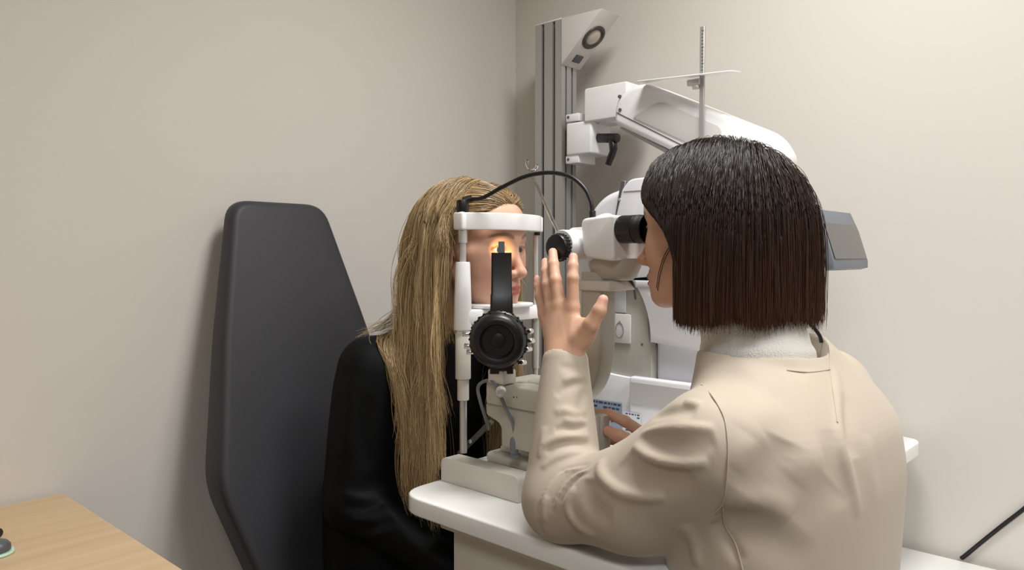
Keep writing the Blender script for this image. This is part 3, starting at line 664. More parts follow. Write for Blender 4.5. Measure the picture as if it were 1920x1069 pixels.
class Shape:
    """a list of operations that can be evaluated on a grid or at points"""
    def __init__(s): s.ops = []
    def add(s, p, k=0.0): s.ops.append(('+', p, k)); return s
    def cut(s, p, k=0.0): s.ops.append(('-', p, k)); return s
    def fold(s, pts, w, amp, taper=True): s.ops.append(('f', segdist(pts), (w, amp, taper))); return s
    def clip(s, fn): s.ops.append(('c', fn, 0)); return s
    def apply(s, D, X, Y, Z, op, p, k):
        if op == '+': return smin(D, p.f(X, Y, Z), k)
        if op == '-': return -smin(-D, p.f(X, Y, Z), k)
        if op == 'f':
            d, u = p.f(X, Y, Z); return D - k[1] * np.exp(-(d / k[0]) ** 2) * (np.maximum(np.sin(PI * np.clip(u, 0, 1)), 1e-4) ** 0.7 if k[2] else 1.0)
        if op == 'c': return np.maximum(D, p(X, Y, Z))
    def at(s, P):
        X, Y, Z = P[..., 0], P[..., 1], P[..., 2]; D = np.full(X.shape, 1.0)
        for o in s.ops: D = s.apply(D, X, Y, Z, *o)
        return D
    def march(s, px, py, tmax=3.0, back=0.0):
        """the point where the view ray through a pixel meets the shape"""
        r = ray(px, py); L = r.length; r = np.array(r) / L; c = np.array(CAM); t = 0.3
        for _ in range(160):
            d = float(s.at((c + r * t)[None])[0])
            if d < 0.0005 or t > tmax: break
            t += max(d * 0.6, 0.0004)
        if t > tmax: return None
        return c + r * t
    def grid(s, xs, ys, zs):
        D = np.full((len(xs), len(ys), len(zs)), 1.0, dtype=np.float32)
        for op, p, k in s.ops:
            if op == 'c': sl = (slice(None),) * 3
            else:
                pad = (3 * k[0] if op == 'f' else k + 0.014); sl = []
                for i, ax in enumerate((xs, ys, zs)):
                    a, b = np.searchsorted(ax, p.lo[i] - pad), np.searchsorted(ax, p.hi[i] + pad); sl.append(slice(max(a - 1, 0), b + 1))
                sl = tuple(sl)
            X, Y, Z = xs[sl[0]][:, None, None], ys[sl[1]][None, :, None], zs[sl[2]][None, None, :]
            sub = D[sl]
            if sub.size: D[sl] = s.apply(sub, X, Y, Z, op, p, k)
        return D
def surface_nets(D, xs, ys, zs):
    S = D < 0
    c = np.zeros(tuple(n - 1 for n in D.shape), np.uint8)
    for i in (0, 1):
        for j in (0, 1):
            for k in (0, 1): c += S[i:S.shape[0] - 1 + i, j:S.shape[1] - 1 + j, k:S.shape[2] - 1 + k]
    I, J, K = np.nonzero((c > 0) & (c < 8)); n = len(I)
    idx = np.full(c.shape, -1, np.int32); idx[I, J, K] = np.arange(n)
    acc = np.zeros((n, 3)); cnt = np.zeros(n)
    co = lambda i, j, k: np.stack([xs[I + i], ys[J + j], zs[K + k]], 1).astype(np.float64)
    va = lambda i, j, k: D[I + i, J + j, K + k].astype(np.float64)
    for a in ((0, 0, 0), (1, 0, 0), (0, 1, 0), (0, 0, 1), (1, 1, 0), (1, 0, 1), (0, 1, 1)):
        for ax in range(3):
            if a[ax]: continue
            b = list(a); b[ax] = 1
            d0, d1 = va(*a), va(*b); m = (d0 < 0) != (d1 < 0)
            t = np.where(m, d0 / np.where(m, d0 - d1, 1), 0)[:, None]
            p = co(*a) * (1 - t) + co(*b) * t
            acc[m] += p[m]; cnt[m] += 1
    Vt = acc / cnt[:, None]
    quads = []
    for ax in range(3):
        o = [x for x in range(3) if x != ax]
        sh = [slice(None)] * 3; sh0, sh1 = list(sh), list(sh); sh0[ax], sh1[ax] = slice(0, -1), slice(1, None)
        s0, s1 = S[tuple(sh0)], S[tuple(sh1)]
        ch = s0 != s1
        E = np.stack(np.nonzero(ch), 1)
        ok = (E[:, o[0]] > 0) & (E[:, o[1]] > 0) & (E[:, o[0]] < c.shape[o[0]]) & (E[:, o[1]] < c.shape[o[1]]); E = E[ok]
        f = s0[tuple(E.T)]
        def cell(da, db):
            q = E.copy(); q[:, o[0]] -= da; q[:, o[1]] -= db; return idx[tuple(q.T)]
        q = np.stack([cell(1, 1), cell(0, 1), cell(0, 0), cell(1, 0)], 1)
        flip = f if ax != 1 else ~f
        q[~flip] = q[~flip][:, ::-1]; quads.append(q)
    Q = np.concatenate(quads)
    return Vt, Q[(Q >= 0).all(1)]
def relax(Vt, Q, it=1, lam=0.5):
    n = len(Vt); e = np.concatenate([Q[:, [0, 1]], Q[:, [1, 2]], Q[:, [2, 3]], Q[:, [3, 0]]])
    deg = np.bincount(e[:, 0], minlength=n) + np.bincount(e[:, 1], minlength=n)
    for k in range(it):
        for l in (lam, -lam * 1.04):
            acc = np.stack([np.bincount(e[:, 0], Vt[e[:, 1], j], n) + np.bincount(e[:, 1], Vt[e[:, 0], j], n) for j in range(3)], 1) / np.maximum(deg, 1)[:, None]
            Vt = Vt + l * (acc - Vt)
    return Vt
def np_mesh(name, Vt, Q, m, parent, colors=None, smooth=True, origin=None):
    me = bpy.data.meshes.new(name); k = Q.shape[1]
    me.vertices.add(len(Vt)); me.vertices.foreach_set('co', Vt.astype(np.float32).ravel())
    me.loops.add(Q.size); me.loops.foreach_set('vertex_index', Q.astype(np.int32).ravel())
    me.polygons.add(len(Q)); me.polygons.foreach_set('loop_start', np.arange(0, Q.size, k, dtype=np.int32))
    me.polygons.foreach_set('use_smooth', np.ones(len(Q), dtype=bool) if smooth else np.zeros(len(Q), dtype=bool))
    me.update(calc_edges=True); me.validate()
    if colors is not None:
        ca = me.color_attributes.new('Col', 'FLOAT_COLOR', 'POINT'); ca.data.foreach_set('color', colors.astype(np.float32).ravel())
    return link_mesh(name, me, m, parent, origin)
def build_shape(name, S, xs, ys, zs, m, parent, color=None, it=1, post=None, origin=None):
    Vt, Q = surface_nets(S.grid(xs, ys, zs), xs, ys, zs)
    if it: Vt = relax(Vt, Q, it)
    if post: Vt = post(Vt)
    o = np_mesh(name, Vt, Q, m, parent, color(Vt) if color else None, origin=origin)
    return o

# ------------------------------------------------------------------ hair: many fine strands combed over the head, hanging under gravity
def normz(v): return v / (np.linalg.norm(v, axis=-1, keepdims=True) + 1e-9)
def sim_hair(root, d0, shape, n, ds, offset, grav, flow=None, seed=1, stiff=0.75, ramp=8):
    P = [root.copy()]; p = root.copy(); d = normz(d0); G = np.array([0, 0, -1.0])
    e = 0.002
    gr = normz(np.stack([shape.at(p + np.eye(3)[j] * e) - shape.at(p - np.eye(3)[j] * e) for j in range(3)], 1)); d = normz(d - gr * (d * gr).sum(1, keepdims=True))
    for i in range(n):
        g = grav(i / n)[:, None] if callable(grav) else grav
        w = d * stiff + G * g
        if flow is not None: w = w + flow(p, i / n)
        d = normz(w); q = p + d * ds
        offs = offset * min(1.0, 0.30 + (i + 1) / ramp)
        for _ in range(2):
            s = shape.at(q); bad = s < offs
            if bad.any():
                qb = q[bad]; gr = np.stack([shape.at(qb + np.eye(3)[j] * e) - shape.at(qb - np.eye(3)[j] * e) for j in range(3)], 1); gr = normz(gr)
                q[bad] = qb + gr * (offs[bad] - s[bad])[:, None]
        d = normz(q - p); p = p + d * ds; P.append(p.copy())
    return np.stack(P, 1)                       # strands x points x 3
def resample(P, length, n):
    """cut each strand to its own length and resample to n points"""
    seg = np.linalg.norm(np.diff(P, axis=1), axis=2); L = np.concatenate([np.zeros((len(P), 1)), np.cumsum(seg, 1)], 1)
    out = np.empty((len(P), n, 3))
    for i in range(len(P)):
        t = np.linspace(0, min(length[i], L[i, -1]), n)
        for j in range(3): out[i, :, j] = np.interp(t, L[i], P[i, :, j])
    return out
def clump(P, centers, amount, rnd):
    """pull strands towards their nearest guide strand, more towards the tips"""
    N, n, _ = P.shape; g = rnd.choice(N, centers, replace=False); r = P[:, 0]
    near = np.empty(N, int)
    for a in range(0, N, 500): near[a:a + 500] = np.argmin(((r[a:a + 500, None] - r[None, g]) ** 2).sum(2) + 0.6 * ((P[a:a + 500, None, n // 2] - P[None, g, n // 2]) ** 2).sum(2), 1)
    t = np.linspace(0, 1, n)[None, :, None]; w = amount * t ** 1.2
    return P * (1 - w) + P[g[near]] * w, near
def strand_mesh(name, P, rad, tint, m, parent, sides=3, taper=0.35, tipcol=None):
    N, n, _ = P.shape
    T = normz(np.gradient(P, axis=1)); ref = np.where(np.abs(T[..., 2:3]) < 0.95, np.array([0, 0, 1.0]), np.array([1.0, 0, 0]))
    s = normz(np.cross(T, ref)); t = np.cross(T, s)
    r = rad[:, None] * (1 - (1 - taper) * np.linspace(0, 1, n)[None] ** 2)
    ring = []
    for k in range(sides):
        a = 2 * PI * k / sides; ring.append(P + (s * math.cos(a) + t * math.sin(a)) * r[..., None])
    Vt = np.stack(ring, 2).reshape(-1, 3)
    base = np.arange(N)[:, None, None] * (n * sides) + np.arange(n - 1)[None, :, None] * sides; k = np.arange(sides)[None, None]; k2 = (k + 1) % sides
    Q = np.stack([base + k, base + k2, base + sides + k2, base + sides + k], -1).reshape(-1, 4)
    C = np.ones((N, n, sides, 4)); tt = np.linspace(0, 1, n)[None, :, None]
    col = tint[:, None, :3] if tipcol is None else tint[:, None, :3] * (1 - tt) + tipcol[:, None, :3] * tt
    C[..., :3] = np.broadcast_to(col, (N, n, 3))[:, :, None, :]
    return np_mesh(name, Vt, Q, m, parent, C.reshape(-1, 4))
# ================================================================== HEAD AND HANDS
M_skin = mat('skin', (214, 170, 146), 0.46, spec=0.35, attr='Col', sss=0.25, bump=0.06, bscale=900)
M_eyew = mat('eye_white', (232, 226, 220), 0.12, attr='Col', coat=0.4)
class Head:
    """face frame: f forward, s to the person's left, t up; origin between the eyes' level and the skull's middle"""
    def __init__(h, O, yaw, pitch, k, roll=0.0):
        h.k = k; h.O = np.array(O, float)
        F0 = np.array([math.cos(yaw) * math.cos(pitch), math.sin(yaw) * math.cos(pitch), math.sin(pitch)])
        S0 = np.cross([0, 0, 1.0], F0); S0 /= np.linalg.norm(S0); T0 = np.cross(F0, S0)
        h.F, h.S, h.T = F0, S0 * math.cos(roll) + T0 * math.sin(roll), T0 * math.cos(roll) - S0 * math.sin(roll)
        h.ax = np.stack([h.F, h.S, h.T])
    def p(h, f, s, t): return h.O + (h.F * f + h.S * s + h.T * t) * h.k
    def loc(h, P): return (P - h.O) @ h.ax.T / h.k
    def ell(h, c, r, tilt=None):
        ax = h.ax
        if tilt is not None:                      # (axis index, angle)
            i, a = tilt; j, l = [x for x in range(3) if x != i]; ax = ax.copy(); u, v = ax[j].copy(), ax[l].copy()
            ax[j], ax[l] = u * math.cos(a) + v * math.sin(a), v * math.cos(a) - u * math.sin(a)
        return ell(h.p(*c), np.array(r) * h.k, ax)
    def cone(h, a, b, ra, rb): return cone(h.p(*a), h.p(*b), ra * h.k, rb * h.k)
    def skull(h, S, grow=0.0):
        k = h.k
        S.add(h.ell((-0.010, 0, 0.030), (0.096 + grow, 0.0735 + grow, 0.080 + grow)))
        S.add(h.ell((0.030, 0, 0.030), (0.058 + grow, 0.062 + grow, 0.060 + grow)), 0.02 * k)
        S.add(h.ell((-0.045, 0, -0.01), (0.052 + grow, 0.058 + grow, 0.055 + grow)), 0.02 * k)
    def build(h, S, ears=True):
        k = h.k; h.skull(S)
        S.add(h.ell((0.026, 0, -0.028), (0.056, 0.059, 0.078)), 0.020 * k)          # face
        for q in (-1, 1):
            S.add(h.cone((0.000, q * 0.050, -0.050), (0.060, q * 0.020, -0.090), 0.013, 0.014), 0.022 * k)   # jaw line
            S.add(h.ell((0.050, q * 0.036, -0.032), (0.026, 0.024, 0.024)), 0.024 * k)                       # cheek
            S.add(h.cone((0.073, q * 0.012, 0.018), (0.058, q * 0.046, 0.016), 0.010, 0.009), 0.016 * k)     # brow
            S.add(h.cone((0.054, q * 0.050, -0.012), (0.020, q * 0.062, -0.012), 0.010, 0.008), 0.020 * k)   # cheekbone
        S.add(h.ell((0.036, 0, -0.072), (0.046, 0.042, 0.034)), 0.020 * k)
        S.add(h.ell((0.068, 0, -0.068), (0.022, 0.027, 0.024)), 0.014 * k)          # mouth mound
        S.add(h.ell((0.072, 0, -0.095), (0.015, 0.018, 0.014)), 0.014 * k)          # chin
        for q in (-1, 1):
            S.cut(h.ell((0.089, q * 0.031, -0.003), (0.018, 0.018, 0.0125)), 0.014 * k)                      # sockets
        # nose
        S.add(h.cone((0.078, 0, 0.004), (0.1000, 0, -0.037), 0.0062, 0.0078), 0.012 * k)
        S.add(h.ell((0.1000, 0, -0.0415), (0.0115, 0.0098, 0.0088)), 0.006 * k)
        for q in (-1, 1):
            S.add(h.ell((0.0890, q * 0.0118, -0.0440), (0.0110, 0.0062, 0.0072)), 0.005 * k)
            S.cut(h.ell((0.0955, q * 0.0062, -0.0515), (0.0055, 0.0034, 0.0040)), 0.002 * k)
        # eyelids round the eyeballs
        for q in (-1, 1):
            S.add(ball(h.p(0.0635, q * 0.031, -0.003), 0.0138 * k), 0.004 * k)
            S.add(h.cone((0.0760, q * 0.020, 0.0045), (0.0735, q * 0.043, 0.0025), 0.0025, 0.0022), 0.004 * k)   # upper lid crease
            S.cut(h.ell((0.0790, q * 0.0315, -0.0028), (0.0100, 0.0122, 0.0046), (0, q * -0.06)), 0.0012 * k)
        # lips
        for q in (-1, 1):
            S.add(h.cone((0.0905, q * 0.004, -0.0655), (0.0780, q * 0.023, -0.0715), 0.0050, 0.0026), 0.005 * k)
            S.add(h.cone((0.0888, q * 0.003, -0.0765), (0.0775, q * 0.021, -0.0735), 0.0058, 0.0028), 0.005 * k)
            S.cut(h.cone((0.0975, 0, -0.0708), (0.0820, q * 0.024, -0.0725), 0.0016, 0.0012), 0.003 * k)
        S.cut(h.cone((0.0985, 0, -0.056), (0.0965, 0, -0.062), 0.0025, 0.003), 0.005 * k)                     # philtrum
        S.cut(h.ell((0.0960, 0, -0.0855), (0.009, 0.016, 0.0045)), 0.006 * k)                                 # under the lower lip
        # ears
        for q in (-1, 1) if ears else ():
            S.add(h.ell((-0.010, q * 0.0730, -0.018), (0.0175, 0.0065, 0.030), (1, 0.22)), 0.006 * k)
            S.cut(h.ell((-0.004, q * 0.0800, -0.016), (0.0105, 0.0050, 0.017), (1, 0.22)), 0.004 * k)
    def colors(h, Vt, skin, lip, brow, C=None):
        L = h.loc(Vt); f, s, t = L[:, 0], np.abs(L[:, 1]), L[:, 2]
        C = np.tile(np.array(skin)[None], (len(Vt), 1)) if C is None else C
        def blend(w, col): C[:, :3] = C[:, :3] * (1 - w[:, None]) + np.array(col)[None, :3] * w[:, None]
        head = (np.abs(f) < 0.13) & (s < 0.1) & (np.abs(t) < 0.13)
        g = lambda d, w: np.exp(-(d / w) ** 2) * head
        blend(0.30 * g(np.sqrt((f - 0.07) ** 2 + (s - 0.040) ** 2 + (t + 0.035) ** 2), 0.022), (0.62, 0.25, 0.18))
        blend(0.28 * g(np.sqrt((f - 0.10) ** 2 + s ** 2 + (t + 0.042) ** 2), 0.014), (0.62, 0.24, 0.18))
        # lips
        tl = -0.0712 - 0.00 * s
        up = (t < -0.0610 - 0.25 * s) & (t > -0.0835 + 0.30 * s) & (s < 0.0235) & (f > 0.070)
        d = np.clip(np.minimum(np.minimum(-0.0610 - 0.25 * s - t, t + 0.0835 - 0.30 * s), 0.0235 - s) / 0.0022, 0, 1) * up
        blend(0.85 * d, lip)
        # brows
        ta = 0.0175 + 0.0075 * np.sin(np.clip((s - 0.010) / 0.044, 0, 1) * 2.3) - 0.004 * np.clip((s - 0.03) / 0.02, 0, 1.5)
        w = np.exp(-((t - ta) / np.where(s < 0.035, 0.0036, 0.0026)) ** 4) * np.clip((s - 0.009) / 0.004, 0, 1) * np.clip((0.056 - s) / 0.006, 0, 1) * (f > 0.03) * head
        blend(0.72 * w, brow)
        # lash line round the lids
        e = np.sqrt(((s - 0.0315) / 0.0140) ** 2 + ((t + 0.0028) / 0.0066) ** 2)
        blend(0.75 * np.exp(-((e - 1.0) / 0.22) ** 2) * (f > 0.055) * (t > -0.0045) * head, brow)
        blend(0.20 * np.exp(-((e - 1.0) / 0.3) ** 2) * (f > 0.055) * (t <= -0.0045) * head, (0.30, 0.12, 0.10))
        return C
    def eyeballs(h, parent, iris, look=(1, 0, 0)):
        for q in (-1, 1):
            c = h.p(0.0635, q * 0.031, -0.003); d = h.F * look[0] + h.S * look[1] + h.T * look[2]; d = d / np.linalg.norm(d); r = 0.0128 * h.k
            b = B(); lathe(b, V(c) - V(d) * r, V(d), [(r * math.sin(PI * i / 28), r * (1 - math.cos(PI * i / 28))) for i in range(29)], 40, cap=False)
            bmesh.ops.recalc_face_normals(b, faces=b.faces[:])
            me = bpy.data.meshes.new('eyeball'); 
            for f_ in b.faces: f_.smooth = True
            b.to_mesh(me); b.free()
            co = np.array([v.co[:] for v in me.vertices]); ang = np.arccos(np.clip(((co - c) @ d) / r, -1, 1))
            C = np.ones((len(co), 4)); C[:, :3] = (0.80, 0.76, 0.72)
            C[ang < 0.50, :3] = iris; C[ang < 0.22, :3] = (0.004, 0.004, 0.004)
            ca = me.color_attributes.new('Col', 'FLOAT_COLOR', 'POINT'); ca.data.foreach_set('color', C.astype(np.float32).ravel())
            link_mesh('eyeball', me, M_eyew, parent)
def add_finger(S, pts, rads, k=0.004):
    S.add(chain([np.array(p) for p in pts], rads), k)
    for p, r in zip(pts[1:-1], rads[1:-1]): S.add(ball(np.array(p), r * 1.06), 0.003)
# ================================================================== PEOPLE
lin = lambda *c: np.array(srgb(*c))
def cloth(name, rgb, rough, bump, scale, sheen=0.0, spec=0.3):
    m = mat(name, rgb, rough, spec=spec, bump=bump, bscale=scale, sheen=sheen); return m
M_jacket = cloth('beige_twill', (179, 167, 151), 0.62, 0.10, 900, 0.15)
M_knit = mat('white_knit', (232, 230, 224), 0.8, bump=0.9, bscale=420, spec=0.2)
M_blackcloth = mat('black_jersey', (10, 11, 13), 0.62, spec=0.14, bump=0.2, bscale=700)
M_jean = mat('black_denim', (20, 20, 23), 0.75, spec=0.2, bump=0.3, bscale=800)
M_shoe = mat('dark_shoe', (28, 28, 30), 0.5)
def hairmat(name, rough, spec):
    m = mat(name, (60, 45, 35), rough, spec=spec, attr='Col'); return m
M_hairD = hairmat('dark_hair', 0.30, 0.38)
M_hairB = hairmat('blonde_hair', 0.38, 0.5)
def n3(p): return np.array(p, float)

# ------------------------------------------------------------------ clinician
doc = empty('person', (0.975, 0.40, 0.0), 'person with a dark brown bob and beige jacket looking into the slit lamp eyepiece', 'person')
HD = Head((0.984, 0.519, 1.2415), math.radians(96), math.radians(-2), 1.05)
skinD = (*srgb(212, 170, 144)[:3], 1)
# arms
shL, elL, wrL = n3((0.802, 0.420, 0.978)), n3((0.797, 0.636, 0.8675)), n3((0.849, 0.676, 1.045))
shR, elR, wrR = n3((1.150, 0.415, 0.995)), n3((1.190, 0.560, 0.866)), n3((1.050, 0.640, 0.895))
def jacket_base():
    S = Shape()
    S.add(loft([(0.40, 0.960, 0.425, 0.200, 0.150), (0.60, 0.963, 0.420, 0.190, 0.138), (0.80, 0.968, 0.400, 0.188, 0.128), (0.92, 0.975, 0.390, 0.190, 0.122), (0.99, 0.975, 0.392, 0.188, 0.112), (1.035, 0.975, 0.408, 0.150, 0.096), (1.070, 0.977, 0.428, 0.104, 0.084), (1.092, 0.978, 0.440, 0.084, 0.076)]))
    for a, b_, c in ((shL, elL, wrL), (shR, elR, wrR)):
        m_ = (a + b_) / 2 + np.array([0, 0, -0.032])
        S.add(cone(a, m_, 0.066, 0.064), 0.035); S.add(cone(m_, b_, 0.064, 0.054), 0.020); S.add(cone(b_, c, 0.0565, 0.0335), 0.014)
    return S
JB = jacket_base()
def hits(pts, S=JB):
    out = []
    for x, y in pts:
        h = S.march(x, y)
        if h is not None: out.append(h)
    return out
c6 = lambda X, Y: (960 + X / 2.231, 590 + Y / 2.231)
FOLDS = [   # pixel path on the jacket, width, height (m)
    # upper sleeve: long curved folds hanging from the inner elbow
    ([(505, 545), (560, 590), (640, 618), (740, 628), (820, 615)], 0.0055, 0.0086), ([(535, 510), (640, 545), (760, 548), (850, 530)], 0.0100, -0.0069),
    ([(535, 500), (620, 478), (740, 470), (850, 480)], 0.0051, 0.0069), ([(590, 430), (680, 405), (770, 408)], 0.0072, -0.0063),
    ([(585, 408), (650, 370), (720, 362), (790, 378)], 0.0047, 0.0057), ([(650, 345), (720, 318), (780, 330)], 0.0064, -0.0052),
    ([(372, 605), (368, 660), (410, 715), (480, 752), (580, 765), (640, 758)], 0.0064, 0.0103), ([(470, 600), (500, 650), (560, 690), (660, 700), (760, 680)], 0.0160, -0.0075),
    ([(262, 720), (232, 790), (250, 850), (300, 900), (350, 925)], 0.0055, 0.0092), ([(330, 690), (320, 760), (350, 820), (420, 855)], 0.0140, -0.0069),
    # elbow: fine radiating creases
    ([(325, 625), (240, 640), (160, 700), (115, 780), (100, 850)], 0.0029, -0.0060), ([(320, 640), (250, 668), (190, 740), (160, 830)], 0.0029, -0.0057),
    ([(330, 655), (275, 680), (225, 740), (200, 790)], 0.0029, -0.0052), ([(300, 632), (215, 655), (140, 735), (125, 800)], 0.0029, 0.0048), ([(325, 648), (262, 676), (205, 745), (178, 815)], 0.0029, 0.0048),
    ([(150, 760), (130, 820), (140, 870)], 0.0034, 0.0046), ([(115, 860), (130, 930), (170, 975)], 0.0034, -0.0046),
    # forearm: soft diagonal folds
    ([(314, 467), (265, 480), (219, 476), (177, 486)], 0.0045, -0.0052),
    ([(326, 509), (265, 508), (186, 518), (127, 553)], 0.0048, 0.0062),
    ([(324, 549), (265, 536), (194, 547), (141, 580)], 0.0045, -0.0056),
    ([(329, 576), (257, 578), (186, 597), (123, 643)], 0.0042, 0.0056),
    ([(311, 313), (288, 367), (293, 409), (311, 442)], 0.0065, -0.0040),
    ([(313, 284), (265, 290), (219, 310), (186, 342)], 0.0060, -0.0040),
    ([(315, 263), (261, 263), (211, 280)], 0.0055, 0.0032),
    ([(316, 401), (265, 413), (219, 401), (177, 409)], 0.0055, 0.0044),
    ([(136, 467), (127, 534), (111, 601)], 0.0060, 0.0030),
    ([(311, 221), (261, 225), (194, 217)], 0.0060, -0.0022),
    ([(311, 442), (257, 447), (211, 436)], 0.0045, 0.0040),
    # back
    ([(1350, 215), (1365, 330), (1370, 450), (1385, 560), (1420, 700), (1455, 850)], 0.0069, 0.0060), ([(1385, 330), (1400, 470), (1430, 600)], 0.0138, -0.0031), ([(1325, 480), (1350, 640), (1400, 800)], 0.0138, -0.0025),
    ([(1130, 520), (1110, 580), (1040, 640), (960, 740)], 0.0230, -0.0046), ([(880, 790), (1000, 775), (1090, 790), (1180, 840)], 0.0149, 0.0046), ([(850, 850), (950, 900), (1100, 960), (1250, 1030)], 0.0230, -0.0050),
    ([(990, 500), (1040, 420), (1130, 380)], 0.0207, 0.0028), ([(930, 650), (1000, 560), (1060, 500)], 0.0161, 0.0025), ([(1180, 700), (1250, 620), (1310, 600)], 0.0207, 0.0022), ([(1200, 880), (1300, 760), (1340, 700)], 0.0207, -0.0025), ([(1480, 500), (1500, 650), (1530, 800)], 0.0138, 0.0019),
    ([(840, 870), (900, 950), (960, 1040)], 0.0069, -0.0050), ([(720, 880), (760, 960), (770, 1060)], 0.0069, 0.0035), ([(930, 200), (1000, 250), (1120, 330)], 0.0138, 0.0019), ([(900, 160), (1000, 175), (1120, 215), (1300, 230)], 0.0092, -0.0025), ([(1050, 170), (1150, 215), (1240, 260)], 0.0115, -0.0030),
]
JS = jacket_base()
for path, w, amp in FOLDS:
    h = hits([c6(x, y) for x, y in path])
    if len(h) >= 2:
        sp = [n3(q) for q in spline([V(q) for q in h], 3)]; JS.fold(sp, w, amp)
# hollow neck and cuffs
JS.cut(cone((0.970, 0.440, 1.032), (0.958, 0.429, 1.130), 0.074, 0.094), 0.004)
for el_, wr_ in ((elL, wrL), (elR, wrR)):
    d = (wr_ - el_) / np.linalg.norm(wr_ - el_); pl = wr_ + d * 0.012
    S_end = pl + d * 0.05
    JS.cut(cone(pl + d * 0.045, pl + d * 0.046, 0.046, 0.046), 0.003); JS.cut(cone(pl - d * 0.03, pl + d * 0.01, 0.0275, 0.0285), 0.002)
jx = lines((0.700, 1.08, 0.0025), (1.08, 1.29, 0.0045)); jy = lines((0.225, 0.74, 0.0025)); jz = lines((0.46, 0.72, 0.0036), (0.72, 1.10, 0.0025))
JS.clip(lambda X, Y, Z: 0.475 - Z + 0 * X + 0 * Y)
jacket = build_shape('jacket', JS, jx, jy, jz, M_jacket, doc, it=2)
def seam_path(pts, S, lift=0.0006):
    out = []
    for x, y in pts:
        h = S.march(x, y)
        if h is not None: out.append(V(h) - ray(x, y).normalized() * lift)
    return out
for path in ([(793, 290), (830, 330), (866, 385), (890, 440), (902, 520), (903, 620), (895, 720), (882, 790), (850, 830)], [(1325, 122), (1330, 160), (1330, 222), (1322, 230), (1240, 240), (1150, 232)], [(1330, 222), (1345, 330), (1362, 450)], [(882, 800), (890, 880), (935, 960), (965, 1069)]):
    sp = seam_path([c6(x, y) for x, y in path], JS)
    if len(sp) >= 2: b = B(); tube(b, spline(sp, 5), 0.0009, 6); obj('jacket_seam', b, M_jacket, jacket)
# body: one continuous skin surface from head to hands
def limb_body(S, a, b_, c, r0, r1, r2): S.add(cone(a, b_, r0, r1), 0.02); S.add(cone(b_, c, r1 * 0.95, r2), 0.015)
DS = Shape(); HD.build(DS, ears=False)
DS.add(cone(HD.p(-0.030, 0, -0.055), (0.978, 0.435, 1.02), 0.052, 0.058), 0.020)
DS.add(loft([(0.47, 0.975, 0.400, 0.165, 0.115), (0.70, 0.975, 0.390, 0.160, 0.105), (0.92, 0.975, 0.388, 0.168, 0.098), (1.0, 0.975, 0.400, 0.145, 0.085), (1.06, 0.977, 0.428, 0.070, 0.062)]), 0.02)
limb_body(DS, shL, elL, wrL, 0.046, 0.038, 0.0235); limb_body(DS, shR, elR, wrR, 0.046, 0.038, 0.0235)
W_ = wrL
fL = {
    'index': ([(1074, 577, .858), (1074, 522, .860), (1074.5, 499, .866), (1075, 482, .873)], [.0098, .0084, .0076, .0066]),
    'middle': ([(1050, 574, .858), (1042, 526, .861), (1038, 496, .871), (1036.5, 473, .8845)], [.0100, .0086, .0078, .0068]),
    'ring': ([(1034, 580, .860), (1026, 534, .863), (1023.5, 509, .870), (1022.5, 491, .879)], [.0094, .0080, .0073, .0064]),
    'pinky': ([(1020, 590, .864), (1011.5, 556, .868), (1008.5, 537, .873), (1007, 522, .878)], [.0085, .0070, .0063, .0056]),
    'thumb': ([(1086, 636, .848), (1109, 608, .845), (1124, 582, .847), (1131, 562, .851)], [.0130, .0108, .0094, .0072])}
nailsL = []
for nm, (js, rr) in fL.items():
    P_ = [n3(pX(*j)) for j in js]
    DS.add(cone(W_ + (P_[0] - W_) * 0.10, P_[0], 0.0185 if nm != 'thumb' else 0.017, rr[0] * 1.02), 0.016)
    add_finger(DS, P_, rr, 0.006 if nm == 'thumb' else 0.0045)
    nailsL.append((P_[-1] + (P_[-1] - P_[-2]) * 0.10 + np.array([-rr[-1] * 0.9, -rr[-1] * 0.1, 0]), rr[-1]))
DS.add(ell(n3(pX(1094, 622, .855)), (0.009, 0.020, 0.020)), 0.014)         # web of the thumb
for a_, c_ in (((1062, 655, .834), (1050, 585, .8475)), ((1056, 655, .835), (1034, 590, .850)), ((1068, 650, .8345), (1073, 588, .848))):
    DS.fold([n3(pX(*a_)), n3(pX(*c_))], 0.0028, 0.0010)                    # tendons
# right hand round the joystick
fR = {
    'index': ([(1204, 812, .990), (1172, 790, .970), (1140, 776, .962), (1114, 775, .958)], [.0098, .0085, .0078, .0068]),
    'thumb': ([(1218, 846, .975), (1190, 832, .952), (1162, 818, .944), (1140, 808, .945)], [.0125, .0108, .0098, .0078]),
    'middle': ([(1206, 838, 1.00), (1160, 826, .988), (1128, 824, .979), (1112, 828, .968)], [.0098, .0084, .0076, .0068]),
    'ring': ([(1204, 858, 1.00), (1160, 850, .988), (1128, 848, .979), (1114, 850, .968)], [.0094, .0080, .0073, .0064]),
    'pinky': ([(1202, 876, .998), (1164, 872, .987), (1136, 870, .977), (1120, 872, .966)], [.0085, .0070, .0063, .0056])}
for nm, (js, rr) in fR.items():
    P_ = [n3(pX(*j)) for j in js]
    DS.add(cone(wrR + (P_[0] - wrR) * 0.10, P_[0], 0.0185, rr[0] * 1.02), 0.016); add_finger(DS, P_, rr)
bx_ = lines((0.74, 0.826, 0.010), (0.826, 1.072, 0.0021), (1.072, 1.24, 0.012)); by_ = lines((0.27, 0.385, 0.010), (0.385, 0.745, 0.0021), (0.745, 0.765, 0.010)); bz_ = lines((0.455, 0.87, 0.012), (0.87, 1.352, 0.0021))
